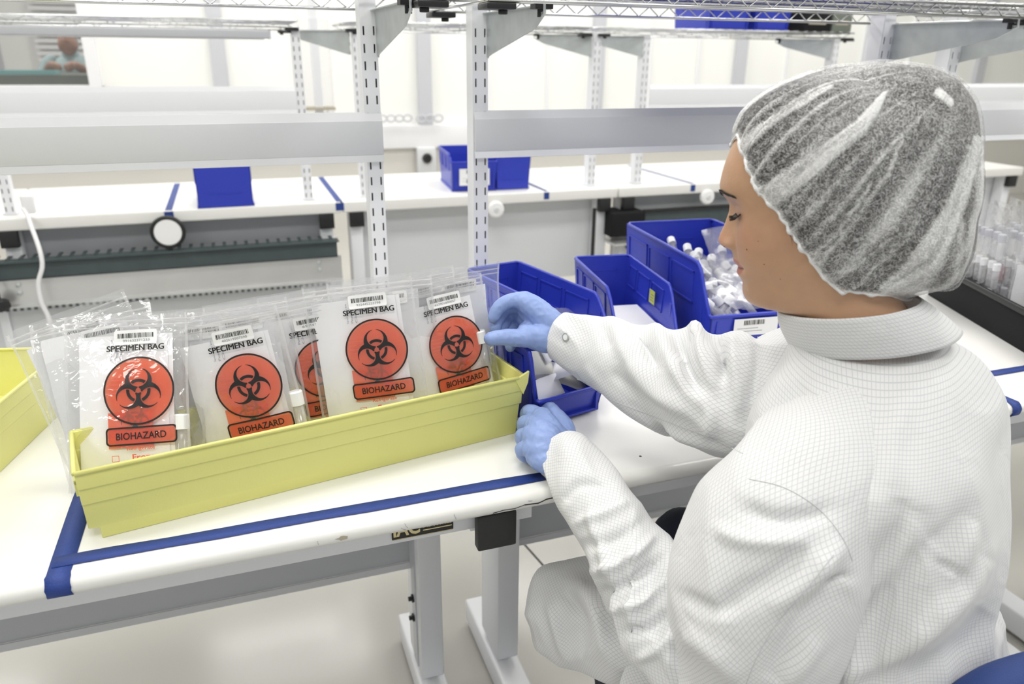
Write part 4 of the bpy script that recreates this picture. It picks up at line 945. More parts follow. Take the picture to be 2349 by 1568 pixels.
def specimen_bag(p, yaw, lean, roll, label, digits, seed, full=True, W_=0.155, H_=0.228, curl=0.0, paper_lab=None, tubes=(), inner=True, fold=None, extra=None):
    u2, v2, n2 = Rb(yaw, lean, roll); p = Vector(p)
    t = thing('specimen_bag', label, 'bag', (p.x, p.y, p.z), 0, None)
    Mi = Matrix.Translation(-p)
    def w(u, v):
        u = np.asarray(u, float); v = np.asarray(v, float)
        e = np.clip((np.abs(u)/(W_/2)-0.62)/0.38, 0, 1)
        b = 0.007*(1-(u/(W_/2))**2)*np.clip(1-((v-0.09)/0.10)**2, 0, 1)
        P = np.stack([u*38+seed, v*16+seed*0.7+u*14, u*0+seed*1.3], -1); r1 = 1-np.abs(vn(P))*2
        P2 = np.stack([u*75+seed*2, v*60, u*0+seed*2.3], -1)
        tz = np.clip((v-0.185)/0.04, 0, 1)
        P3 = np.stack([u*45+seed*1.1, u*0+v*5, u*0+seed], -1)
        f = 0.0
        if fold is not None:
            d = np.clip((u-fold[0])/(W_/2-fold[0]), 0, 1); f = -fold[1]*d
        return b+0.0022*r1*(0.35+e)+0.0007*vn(P2)+tz*(0.0045*vn(P3))+curl*tz*tz*0.03+f
    def S(u, v, off=0.0):
        ww = w(u, v)+off; u = np.asarray(u, float); v = np.asarray(v, float)
        a = np.stack([u2.x*u+v2.x*v+n2.x*ww, u2.y*u+v2.y*v+n2.y*ww, u2.z*u+v2.z*v+n2.z*ww], -1)
        return a
    def put(vsf, cx, cy, off, name, m, par, s=1.0, rot=0.0):
        vs, fs = vsf; A = np.array(vs)*s
        if rot: c, s_ = math.cos(rot), math.sin(rot); A = np.stack([A[:, 0]*c-A[:, 1]*s_, A[:, 0]*s_+A[:, 1]*c], -1)
        Q = S(A[:, 0]+cx, A[:, 1]+cy, off); mb = MB(); mb.add(Q, fs)
        o = mb.build(name, m, par, smooth=False, recalc=False); return o
    nu, nv = (34, 46) if full else (22, 30)
    U, VV = np.meshgrid(np.linspace(-W_/2, W_/2, nu), np.linspace(0, H_, nv))
    def sheet(off_fn, name, m):
        A = S(U, VV, off_fn).reshape(-1, 3)
        mb = MB(); mb.add(A, [(j*nu+i, j*nu+i+1, (j+1)*nu+i+1, (j+1)*nu+i) for j in range(nv-1) for i in range(nu-1)])
        return mb.build(name, m, t, smooth=True, recalc=False)
    sheet(0.0, 'front_film', 'film')
    th = -0.0008-0.010*np.clip(1-(U/(W_/2))**8, 0, 1)*np.clip(1-np.abs((VV-0.108)/0.112)**8, 0, 1)
    sheet(th, 'back_film', 'film')
    # zip strip: two glossy ridges below the top
    for (a, b, r) in ((0.010, 0.0125, 0.0006), (0.017, 0.0195, 0.0006)):
        x = np.linspace(-W_/2, W_/2, 40); mb = MB(); k = []
        rows = [S(x, x*0+H_-a, 0.0003), S(x, x*0+H_-(a+b)/2, 0.0012), S(x, x*0+H_-b, 0.0003)]
        A = np.concatenate(rows); n = 40
        mb.add(A, [(j*n+i, j*n+i+1, (j+1)*n+i+1, (j+1)*n+i) for j in range(2) for i in range(n-1)])
        mb.build('zip_ridge', 'zip_film', t, smooth=True, recalc=False)
    # side seams
    for sd in (-1, 1):
        y = np.linspace(0, H_-0.004, 40); rows = [S(y*0+sd*(W_/2-0.0035), y, 0.0004), S(y*0+sd*(W_/2-0.0002), y, 0.0006)]
        mb = MB(); mb.add(np.concatenate(rows), [(i, i+1, 40+i+1, 40+i) for i in range(39)]); mb.build('side_seam', 'zip_film', t, smooth=True, recalc=False)
    if full:
        d = put(DISC, CU, 0.125, -0.0010, 'biohazard_disc', 'orange_ink', t)
        put(RING, CU, 0.125, 0.0003, 'ring', 'black_print', d); put(SYM, CU, 0.125, 0.0003, 'biohazard_symbol', 'black_print', d)
        pl_ = put(PLATE, CU+0.002, 0.067, -0.0010, 'biohazard_plate', 'orange_ink', t)
        put(PRING, CU+0.002, 0.067, 0.0003, 'plate_outline', 'black_print', pl_)
        put(BIO, CU+0.002-0.031, 0.067-0.0046, 0.0003, 'lettering', 'black_print', pl_)
        put(TITLE, CU-0.004-0.036, 0.1775, 0.0003, 'title_lettering', 'black_print', t)
    lb = put(iso(lambda X, Y: rbox(X, Y, 0.027, 0.0095, 0.002), -0.028, 0.028, -0.011, 0.011, 0.003), CU-0.004, 0.1955, 0.0002, 'barcode_label', 'label_white', t)
    rr = random.Random(seed*7+1); vs = []; fs = []; x = -0.0235
    while x < 0.021:
        ww = rr.choice((0.0005, 0.0007, 0.0012)); k = len(vs); vs += [(x, 0), (x+ww, 0), (x+ww, 0.0062), (x, 0.0062)]; fs.append((k, k+1, k+2, k+3)); x += ww+rr.choice((0.0005, 0.0007, 0.0011))
    put((vs, fs), CU-0.003, 0.1945, 0.0006, 'barcode', 'black_print', lb)
    if full: put(fit_text(digits, 0.034, 0.0032, 0.0), CU-0.003-0.017, 0.1895, 0.0006, 'digits', 'grey_print', lb)
    if full:
        # faint red storage writing low on the bag, with check boxes
        put(fit_text('Refrigerate', 0.034, 0.0055, 0.01), CU-0.016, 0.0475, 0.0002, 'red_lettering', 'red_print', t)
        put(fit_text('Frozen', 0.034, 0.0075, 0.02), CU-0.010, 0.036, 0.0002, 'red_lettering', 'red_print', t)
        bx = iso(lambda X, Y: np.maximum(rbox(X, Y, 0.0045, 0.004, 0.0003), -rbox(X, Y, 0.0038, 0.0033, 0.0002)), -0.006, 0.006, -0.006, 0.006, 0.0006)
        put(bx, CU-0.031, 0.039, 0.0002, 'check_box', 'red_print', t); put(bx, CU-0.031, 0.0275, 0.0002, 'check_box', 'red_print', t)
        if extra: put(thicken(fit_text('Fisherbrand', 0.040, 0.0055, 0.0), 0.00015), CU-0.046, 0.0245, 0.0002, 'black_lettering', 'black_print', t)
        put(fit_text('Ambient', 0.026, 0.0055, 0.01), CU-0.016, 0.0255, 0.0002, 'red_lettering', 'red_print', t)
    # the folded paper form inside: its own thing
    pw = thing('paper_form', paper_lab or 'folded white paper form inside a specimen bag', 'paper', (p.x, p.y, p.z), 0, 'paper forms in the specimen bags')
    a0, a1, b0, b1 = -0.066+0.004*math.sin(seed), 0.050, 0.006, 0.205-0.006*(seed % 3)
    ns = 12
    U3, V3 = np.meshgrid(np.linspace(a0, a1, ns), np.linspace(b0, b1, ns))
    for off, nm_ in ((-0.0045, 'front_leaf'), (-0.0062, 'rear_leaf')):
        ww = (w(U3, V3)*0.75+off-0.0006*np.sin(V3*90)); ux = U3+(0.006 if nm_ == 'rear_leaf' else 0)
        A = np.stack([u2.x*ux+v2.x*V3+n2.x*ww, u2.y*ux+v2.y*V3+n2.y*ww, u2.z*ux+v2.z*V3+n2.z*ww], -1).reshape(-1, 3)
        mb = MB(); mb.add(A, [(j*ns+i, j*ns+i+1, (j+1)*ns+i+1, (j+1)*ns+i) for j in range(ns-1) for i in range(ns-1)])
        o = mb.build(nm_, 'paper', pw, smooth=True, recalc=False)
    if inner and full:
        q = MB(); nn = 8; U4, V4 = np.meshgrid(np.linspace(CU-0.040, CU+0.016, nn), np.linspace(0.052, 0.098, nn))
        o = MB().add(S(U4, V4, -0.0026).reshape(-1, 3), [(j*nn+i, j*nn+i+1, (j+1)*nn+i+1, (j+1)*nn+i) for j in range(nn-1) for i in range(nn-1)]).build('orange_inner_sheet', 'orange_print', pw, smooth=True, recalc=False)
        put(SYM, CU-0.006, 0.089, -0.0022, 'inner_symbol', 'black_print', o, s=0.62)
        for k in range(5):
            put(fit_text(['Name', 'DOB (mm/dd/yyyy)', "Today's date", 'Collection time', 'Sample no'][k], [0.010, 0.026, 0.020, 0.022, 0.016][k], 0.0024, 0), CU-0.038, 0.144-k*0.0055, -0.0007, 'form_print', 'red_print', pw)
        for k in range(3):
            put(fit_text(['Specimen kit', 'Peel here', 'Class 1'][k], 0.028, 0.003, 0), CU-0.034+k*0.006, 0.166, -0.0035, 'form_print', 'grey_print', pw, rot=PI/2)
    for (tu, tv, tilt, lab) in tubes:
        o = copy_tree(proto2); base = Vector(S(tu, tv, -0.006))+p
        place_tube(o, base, v2*math.cos(tilt)+u2*math.sin(tilt), lab, 'tubes inside the specimen bags')
    return t
def bag_at(x, y, z): return (x, y, BZ+z)
specimen_bag(bag_at(-0.172, 0.968, 0.030), -0.27, 0.45, 0.05, 'leftmost full-face specimen bag, upright, in the yellow bin', '991632371233', 1, paper_lab='white paper form in the leftmost full-face specimen bag', tubes=[(0.062, -0.004, 0.03, 'capped tube low at the right side inside the leftmost full-face bag')])
specimen_bag(bag_at(-0.011, 0.992, 0.010), -0.235, 0.18, 0.19, 'second specimen bag from the left, tilted, its disc whole, in the yellow bin', '402619507590', 2, paper_lab='white paper form in the second specimen bag', tubes=[(0.066, 0.008, 0.05, 'capped tube at the lower right inside the second specimen bag')])
specimen_bag(bag_at(0.094, 1.050, 0.004), -0.12, 0.06, 0.138, 'narrow specimen bag half covered by its neighbour, only SPECI to be read', '69745813', 3, paper_lab='white paper form in the half covered specimen bag')
specimen_bag(bag_at(0.156, 1.008, 0.036), -0.27, 0.18, 0.11, 'specimen bag turned sideways, fourth from the left, in front of the gloved fingers', '925445223798', 4, paper_lab='white paper form in the sideways turned bag', extra=1)
specimen_bag(bag_at(0.292, 1.045, 0.014), 0.10, 0.214, 0.11, 'rightmost specimen bag, pinched by the gloved hand', '623901800057', 5, paper_lab='white paper form in the bag pinched by the glove', tubes=[(0.061, 0.040, -0.02, 'capped tube in the rightmost bag, its cap touching the gloved thumb')])
_p = aty(2392, 700, 1.10)
specimen_bag((_p.x-0.015, _p.y, _p.z-0.125+0.004), -0.25, 0.05, -0.05, 'lone specimen bag in the black tote, cut off by the right edge of the photo', '550212768341', 6, paper_lab='white paper form in the lone bag at the right edge')
def bl(lx, ly): return (BIN[0]+lx*math.cos(TH)-ly*math.sin(TH), BIN[1]+lx*math.sin(TH)+ly*math.cos(TH))
backs = [(0.075, 0.104, -0.18, 0.34, -0.02, 'clear specimen bag behind the leftmost one, its zip just above it', 11), (0.058, 0.100, -0.20, 0.34, 0.20, 'crumpled specimen bag edge-on at the far left end of the bin', 12),
         (0.066, 0.108, -0.15, 0.36, 0.34, 'specimen bag at the left end, its zip end hanging out left of the bin', 13),
         (0.160, 0.090, -0.10, 0.30, 0.06, 'specimen bag in the back row between the first and second discs', 14), (0.225, 0.095, -0.15, 0.26, 0.12, 'specimen bag in the back row behind the second disc', 15), (0.272, 0.112, -0.12, 0.16, 0.12, 'specimen bag in the back row, right of the second disc', 16),
         (0.345, 0.118, -0.10, 0.08, 0.10, 'specimen bag behind the half covered one', 17), (0.425, 0.102, -0.05, 0.06, 0.02, 'specimen bag standing highest behind the sideways turned one', 18), (0.480, 0.100, 0.05, 0.10, 0.08, 'specimen bag in the back row between the last two discs', 19),
         (0.548, 0.098, 0.12, 0.10, 0.03, 'hindmost specimen bag at the right end, its zip sticking out past the pinched one', 20)]
for lx, ly, yw, ln, rl, lab, sd in backs:
    x, y = bl(lx, ly); specimen_bag(bag_at(x, y, 0.010+0.012*(sd in (18, 19, 20))+0.07*abs(math.sin(rl))*(sd < 14)), yw, ln, rl, lab, '', sd, full=False, curl=0.3*math.sin(sd), paper_lab='paper form in the '+' '.join(lab.replace('specimen bag', 'bag').split()[:11]).rstrip(','))

# ------------------------------------------------------------------ the seated person
def rot2(a): return Matrix.Rotation(a, 4, 'Z')
FA = math.radians(135); PD = math.radians(17.5)
Fh = Vector((math.cos(FA), math.sin(FA), 0)); Lh = Vector((-math.sin(FA)*-1*-1, math.cos(FA), 0))
Lh = Vector((0, 0, 1)).cross(Fh)                      # her left, the side towards the camera
Ff = Fh*math.cos(PD)-Vector((0, 0, 1))*math.sin(PD); Uf = Vector((0, 0, 1))*math.cos(PD)+Fh*math.sin(PD)
HO = at(1874, 452, 0.82)                              # middle of the head
def hp(f, l, u): return HO+Ff*f+Lh*l+Uf*(u if u > 0 else u*1.12)
person = thing('person', 'person in white gown, blue gloves and hair net sitting at the near bench', 'person', (0.76, 0.47, 0.0))
# face profile: u (mm up), f (mm forward), with and without the nose
prof = [(112, 6), (109, 30), (100, 52), (90, 64), (80.8, 69.5), (62, 83), (48.7, 90.5), (38, 95.8), (30, 96.8), (22, 94.3), (12.6, 91.5), (3, 95.0), (-9, 103.0), (-16.5, 109.3), (-22.5, 112.6), (-27, 111.5), (-31, 106.5), (-34.5, 100.0), (-39.5, 98), (-43, 99.2), (-47.5, 98.8), (-51.7, 93.3), (-55, 97.2), (-59.5, 98.4), (-64, 94.8), (-68.5, 93.0), (-74, 95), (-80, 96.2), (-88.5, 93.8), (-95, 87), (-100, 76), (-104, 60), (-109, 44), (-118, 34), (-132, 30)]
mask = [(112, 6), (109, 30), (100, 52), (90, 64), (80.8, 72.5), (62, 85), (48.7, 91.0), (38, 94), (30, 93.8), (22, 90.0), (12.6, 86), (4, 84.5), (-7, 85), (-19, 88), (-28, 91), (-38, 92.5), (-48, 92.5), (-59, 92), (-68, 91.5), (-80, 94), (-88.5, 92), (-95, 86), (-100, 75), (-104, 60), (-109, 44), (-118, 34), (-132, 30)]
backp = [(112, 0), (109, -30), (100, -56), (85, -74), (60, -88), (30, -94), (0, -90), (-30, -78), (-50, -68), (-70, -62), (-90, -60), (-132, -62)]
halfw = [(112, 6), (109, 26), (100, 45), (85, 59), (60, 69), (35, 73), (15, 73.5), (-5, 72), (-20, 69.5), (-40, 64), (-60, 59), (-75, 54), (-88, 49), (-100, 46.5), (-110, 47), (-132, 50)]
_sm = {}
def I(tab, u):
    k = id(tab)
    if k not in _sm:
        a = sorted(tab); x = np.arange(-150, 130, 0.5); y = np.interp(x, [q[0] for q in a], [q[1] for q in a])
        sg = 1.6 if tab is prof else 5.0
        g = np.exp(-(np.arange(-24, 24.1, 0.5)/sg)**2/2); g /= g.sum()
        yp = np.pad(y, 48, mode='edge'); ys_ = np.convolve(yp, g, 'valid')
        if tab is not prof: ys_ = np.where(x > 96, y, ys_)
        _sm[k] = (x, ys_)
    return np.interp(u, *_sm[k])
NR, NA = 210, 160
us = np.linspace(111.5, -131, NR); G = np.zeros((NR, NA, 3)); Cc = np.zeros((NR, NA, 4)); Cc[..., 3] = 1
# angular samples, denser round the face
th_ = np.linspace(-1, 1, NA, endpoint=False); ang = PI*(0.55*th_+0.45*th_**3)
k3 = np.ones(9)/9
for i, u in enumerate(us):
    F0, Fn, Bk, Wd = I(mask, u), I(prof, u), I(backp, u), I(halfw, u)
    c, s_ = np.cos(ang), np.sin(ang)
    pw = 0.86 if u > 20 else 0.86
    fx = np.where(c >= 0, F0*np.abs(c)**0.80, Bk*np.abs(c)**0.9)
    # jaw: width narrows towards the chin
    taper = np.clip((-30-u)/70, 0, 1)
    wx = Wd*np.sign(s_)*np.abs(s_)**0.92*(1-0.30*taper*np.clip(c, 0, 1))
    dn = Fn-F0
    wn = np.interp(u, [-105, -95, -80, -66, -58, -47, -36, -30, -26, -20, -10, 4, 14, 26, 40], [20, 20, 16, 16, 21, 20, 13, 12, 12.5, 11.5, 9.5, 7.5, 8, 14, 25])
    fx = fx+dn*np.exp(-(np.abs(wx)/wn)**1.8)*(c > 0)
    G[i, :, 0], G[i, :, 1], G[i, :, 2] = fx, wx, u
def bump(cf, cl, cu, rl, ru, amp, dirn, rf=40):
    for sd in (-1, 1):
        g = np.exp(-((G[..., 1]-sd*cl)/rl)**2-((G[..., 2]-cu)/ru)**2-((G[..., 0]-cf)/rf)**2)
        G[..., 0] += amp*dirn[0]*g; G[..., 1] += amp*sd*dirn[1]*g; G[..., 2] += amp*dirn[2]*g
bump(82, 31, 10, 15, 12, -7.5, (1, 0.1, 0))          # eye sockets
bump(80, 31, 7.5, 10.5, 7.5, 5.2, (1, 0.2, 0))       # lids over the eyeballs
bump(80, 31, 0.5, 12, 2.0, -1.3, (1, 0.2, 0))
bump(88, 27, 28, 20, 8, 2.0, (1, 0.3, 0))            # brow ridge
bump(78, 42, -14, 22, 18, 3.0, (0.8, 0.6, 0))        # cheekbones
bump(70, 45, -48, 14, 18, 1.5, (0.3, 1, 0))
bump(98, 12.5, -28, 5.8, 5.8, 4.0, (0.5, 0.9, 0), 14)   # nostril wings
bump(92, 21, -30, 4, 8, -1.4, (1, 0.3, 0))           # nose-cheek fold
bump(90, 25, -51.5, 5, 4, -2.0, (1, 0.3, 0))         # mouth corners
bump(88, 26, -60, 8, 9, 1.0, (1, 0.3, 0))
bump(86, 28, -82, 12, 12, 0.8, (0.6, 0.6, 0))
for _ in range(3): G[..., :2] = (np.roll(G[..., :2], 1, 1)+2*G[..., :2]+np.roll(G[..., :2], -1, 1))/4
# under the jaw the surface turns into the neck
NB = at(2012, 742, 0.885)                             # root of the neck
for i, u in enumerate(us):
    t_ = np.clip((-96-u)/36, 0, 1)
    sh = t_*t_*26
    G[i, :, 0] -= sh*0.55
W3 = np.zeros_like(G)
GU = np.where(G[..., 2] > 0, G[..., 2], G[..., 2]*1.12)
for a in range(3): W3[..., a] = HO[a]+(Ff[a]*G[..., 0]+Lh[a]*G[..., 1]+Uf[a]*GU)/1000
# colours: skin with lips, eyelid tint, cheek warmth, moles
base = np.array([0.50, 0.30, 0.185]); lipc = np.array([0.42, 0.155, 0.125]); warm = np.array([0.56, 0.25, 0.17])
f_, l_, u_ = G[..., 0], np.abs(G[..., 1]), G[..., 2]
nz = vn(G/9.0)*0.035+vn(G/3.0)*0.015
col = base[None, None]*(1+nz[..., None])
def mixc(c, m): 
    global col
    col = col*(1-m[..., None])+c*m[..., None]
mixc(warm, 0.35*np.exp(-((l_-44)/20)**2-((u_+18)/20)**2)); mixc(warm, 0.45*np.exp(-((u_+22)/9)**2-(l_/13)**2)*(f_ > 80))
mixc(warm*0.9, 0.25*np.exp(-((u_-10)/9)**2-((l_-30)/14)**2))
up = -43.0-2.0*(l_/26)**2; lo = -62.5+5.5*(l_/24)**2
lm = np.clip((u_-lo)/1.6, 0, 1)*np.clip((up+1.0-u_)/1.6, 0, 1)*np.clip((25-l_)/3, 0, 1)*(f_ > 60); mixc(lipc, 0.85*lm)
mixc(np.array([0.10, 0.03, 0.03]), 0.85*np.exp(-((u_+51.8+0.02*l_)/0.9)**2)*(l_ < 25)*(f_ > 60))  # shade in the parting of the lips, painted as a dark line
mixc(np.array([0.06, 0.02, 0.015]), 0.9*np.exp(-((l_-8)/3.2)**2-((u_+33.5)/1.9)**2)*(f_ > 90))  # shade of the nostrils painted into the skin colour
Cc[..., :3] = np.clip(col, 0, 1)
# neck rings continuing into the shoulders, part of the same surface
last = W3[-1]; cen = last.mean(0); rings = []; cols = []
tgt = np.array(NB)
for k in range(1, 26):
    t_ = k/25; c_ = cen*(1-t_)+tgt*t_; c_[2] = cen[2]*(1-t_)+(tgt[2]-0.05)*t_
    d = last-cen; hz = np.stack([np.cos(ang), np.sin(ang)], -1)
    circ = 0.058*(Fh.x*hz[:, :1]+0), None
    flat = np.stack([Fh.x*hz[:, 0]+Lh.x*hz[:, 1], Fh.y*hz[:, 0]+Lh.y*hz[:, 1], 0*hz[:, 0]], -1)*(0.052+0.012*t_**3)
    s_ = min(1, t_*2.2); s_ = s_*s_*(3-2*s_)
    rings.append(c_+d*(1-s_)+flat*s_); cols.append(Cc[-1])
W4 = np.concatenate([W3, np.array(rings)], 0); C4 = np.concatenate([Cc, np.array(cols)], 0)
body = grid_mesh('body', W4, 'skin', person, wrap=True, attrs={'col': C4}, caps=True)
# the rest of the body under the clothes: torso, arms, legs as one grown surface joined to it
def T(px, py, zc): return at(px, py, zc)
TF = math.radians(122); tf = Vector((math.cos(TF), math.sin(TF), 0)); tr = Vector((math.sin(TF), -math.cos(TF), 0))   # torso forward, her right
S_L = T(1868, 1105, 0.80); S_R = NB*2-S_L; S_R.z = S_L.z+0.01; S_R += Vector((-0.02, 0.0, 0))
bm_ = MB()
for pts, rd in (([NB, NB-Vector((0, 0, 0.08)), T(1990, 1100, 0.93), T(1985, 1300, 0.97), T(1990, 1500, 1.02)], [0.05, 0.085, 0.10, 0.095, 0.11]),
                ([S_L, T(1745, 1400, 0.86), T(1600, 1470, 0.92), T(1345, 1118, 1.03)], [0.045, 0.040, 0.038, 0.026]),
                ([S_R, T(1640, 880, 1.05), T(1300, 772, 1.19)], [0.045, 0.040, 0.027]),
                ([T(1980, 1560, 1.05), T(1700, 1500, 1.10), T(1400, 1420, 1.19)], [0.08, 0.065, 0.05])):
    bm_.tube(resample([tuple(p) for p in pts], 14), list(np.interp(np.linspace(0, len(rd)-1, 14), range(len(rd)), rd)), 16)
hid = bm_.build('hidden', 'skin'); bmj = bmesh.new(); bmj.from_mesh(body.data); lay = bmj.verts.layers.float_color.get('col')
n0 = len(bmj.verts); tmp = hid.data; tmp.transform(parent_world(person).inverted()); bmj.from_mesh(tmp); bmj.verts.ensure_lookup_table()
for v in bmj.verts[n0:]: v[lay] = (0.54, 0.31, 0.19, 1)
bmesh.ops.recalc_face_normals(bmj, faces=bmj.faces); bmj.to_mesh(body.data); bmj.free(); bpy.data.objects.remove(hid)
body.data.polygons.foreach_set('use_smooth', [True]*len(body.data.polygons))
def headpart(mb, name, m, **k): return part(mb, name, m, person, **k)
# surface lookup on the face for brows and lashes
def fs_pt(l, u, off=0.0008):
    i = int(np.clip(np.interp(-u, -us, np.arange(NR)), 0, NR-1)); row = G[i]; m_ = row[:, 0] > 0
    idx = np.where(m_)[0]; k = idx[np.argmin(np.abs(row[idx, 1]-l))]
    return hp(row[k, 0]/1000+off, l/1000, u/1000)
rr = random.Random(4)
for sd in (1, -1):
    eb = MB()
    for k in range(190):
        t_ = k/189; l = sd*(12+t_*36); u = 27.5+4.0*math.sin(min(1, t_*1.2)*PI*0.6)-11.0*max(0, t_-0.5)+rr.uniform(-3.6, 3.2)*(1-t_*0.85)
        a = fs_pt(l, u, 0.0006); b = fs_pt(l+sd*4.2, u+2.2-5.0*t_+rr.uniform(-0.8, 0.8), 0.0014)
        eb.tube([a, (a+b)/2, b], [0.00035, 0.0003, 0.0001], 4)
    headpart(eb, 'eyebrow', 'hair')
    el = MB(); lid = MB(); lp = []
    for k in range(30):
        t_ = k/29; l = sd*(19+t_*25); u = 3.2-2.8*math.sin(t_*PI)+1.4*t_
        a = fs_pt(l, u, 0.0012); lp.append(a); b = hp(0, 0, 0)
        dirv = (Ff*0.80+Lh*sd*(0.10+0.55*t_)-Uf*0.42).normalized(); L_ = 0.0085+0.003*t_
        m = a+dirv*L_*0.5; e = a+dirv*L_+Uf*0.0028
        for q_ in range(2):
            j = Lh*rr.uniform(-0.0010, 0.0010)+Uf*rr.uniform(-0.0008, 0.0008); el.tube([a, m+j*0.5, e+j], [0.00042, 0.0003, 0.00008], 4)
    headpart(el, 'eyelashes', 'hair')
    lid.tube(lp, [0.0008]*len(lp), 5); headpart(lid, 'lash_line', 'hair')
# loose temple hair strands
sh_ = MB()
for k in range(16):
    l = rr.uniform(60, 71); u0 = rr.uniform(-8, 22); f0 = rr.uniform(14, 36); L_ = rr.uniform(18, 46); p = []
    for q_ in range(6):
        u = u0-L_*q_/5; f = f0-6*q_/5+rr.uniform(-1, 1)
        i = int(np.clip(np.interp(-u, -us, np.arange(NR)), 0, NR-1)); row = G[i]; idx = np.where(row[:, 1] > 0)[0]; kk = idx[np.argmin(np.abs(row[idx, 0]-f))]
        p.append(hp(row[kk, 0]/1000, row[kk, 1]/1000+0.0007, u/1000))
    sh_.tube(p, [0.00016]*5+[0.00005], 4)
headpart(sh_, 'hair_strands', 'hair')
# ---- cap and hair : radial surfaces round a centre, silhouette read as radius by direction
CCp = (1950, 412); ZC = 0.83; KM = ZC/FPX
AX = (c_r2, c_u2, -c_f)                 # picture right, picture up, towards the camera at the head
axr = c_r2.copy(); rd = (at(1950, 412, 1)-CAM).normalized(); axr = (axr-rd*axr.dot(rd)).normalized(); axu = rd.cross(axr)*-1
if axu.z < 0: axu = -axu
CC = at(*CCp, ZC)
sil = [(1690, 320), (1690, 275), (1718, 232), (1762, 200), (1850, 170), (1950, 157), (2050, 163), (2112, 178), (2152, 202), (2187, 250), (2203, 310), (2211, 380), (2214, 500), (2208, 600), (2190, 655), (2150, 668), (2090, 690), (2030, 680), (1930, 668), (1880, 628), (1830, 560), (1780, 482), (1720, 400), (1696, 350)]
sa = [(math.atan2(412-y, x-1950), math.hypot(x-1950, y-412)*KM) for x, y in sil]; sa.sort()
sA = np.array([a for a, r in sa]); sR = np.array([r for a, r in sa]); sA = np.concatenate([sA-2*PI, sA, sA+2*PI]); sR = np.tile(sR, 3)
def silR(a): return np.interp(a, sA, sR)
from mathutils.bvhtree import BVHTree
_bm = bmesh.new(); _bm.from_mesh(body.data); _bm.transform(parent_world(person)); HB = BVHTree.FromBMesh(_bm); _bm.free()
def hit(px, py):
    d = (at(px, py, 1)-CAM).normalized(); r_ = HB.ray_cast(CAM, d, 2.0); return r_[0]
def to_local(p): q_ = Vector(p)-CC; return (q_.dot(axr), q_.dot(axu), q_.dot(-rd))
def mark(px, py, r1, r2, name, m, rot=0.0):
    d = (at(px, py, 1)-CAM).normalized(); h_ = HB.ray_cast(CAM, d, 2.0)
    if h_[0] is None: return
    nrm = h_[1] if h_[1].dot(d) < 0 else -h_[1]; u_ax = nrm.cross(Vector((0, 0, 1))).normalized(); v_ax = nrm.cross(u_ax); u2_ = u_ax*math.cos(rot)+v_ax*math.sin(rot); v2_ = v_ax*math.cos(rot)-u_ax*math.sin(rot)
    ring = [h_[0]+u2_*r1*math.cos(k*PI/6)+v2_*r2*math.sin(k*PI/6)+nrm*0.0001 for k in range(12)]
    mb = MB().add(ring+[h_[0]+nrm*0.0005], [(k, (k+1) % 12, 12) for k in range(12)]); return part(mb, name, m, person, smooth=True)
for (x, y, r) in ((1713, 572, 0.0010), (1753, 606, 0.0007), (1701, 640, 0.0008), (1739, 553, 0.0006), (1790, 640, 0.0006)): mark(x, y, r, r, 'mole', 'mole_brown')
mark(1662, 566, 0.0030, 0.0014, 'nostril', 'nostril_shade', 0.4)  # dark disc painted for the shade inside the nose opening
near = [hit(x, y) for x, y in ((1697, 322), (1702, 345), (1712, 375), (1724, 402), (1738, 432), (1754, 456), (1780, 482), (1800, 508), (1816, 535), (1834, 560), (1856, 592), (1880, 625), (1905, 650), (1940, 664), (1985, 668), (2025, 672))]
near = [p for p in near if p is not None]
def mirror(p): q_ = Vector(p)-HO; l = q_.dot(Lh); return Vector(p)-Lh*2*l
frontp = HO+Ff*I(prof, 72)/1000+Uf*0.072
backpt = at(2085, 688, 0.86)
loop = [frontp+Ff*0.003]+[p+(p-HO).normalized()*0.0035 for p in near]+[backpt]+[mirror(p+(p-HO).normalized()*0.0035) for p in near[::-1]]
E_ = np.array([to_local(p) for p in loop]+[to_local(loop[0])])
NE, NT = 240, 90
Ed = resample(E_, NE+1)[:-1]
pole = np.array([0.62, 0.70, 0.12]); pole /= np.linalg.norm(pole)
def rad_dir(D):
    a = np.arctan2(D[..., 1], D[..., 0]); r = silR(a); inpl = np.hypot(D[..., 0], D[..., 1])
    R0 = 1/np.sqrt((inpl/r)**2+(D[..., 2]/0.104)**2)
    for i_ in range(len(R0)):
        w_ = axr*D[i_, 0]+axu*D[i_, 1]-rd*D[i_, 2]; h_ = HB.ray_cast(CC, w_, 0.3)
        if h_[0] is not None: R0[i_] = max(R0[i_], h_[3]+0.013)
    k_ = np.ones(7)/7; R0 = np.convolve(np.concatenate([R0[-3:], R0, R0[:3]]), k_, 'valid')
    return R0
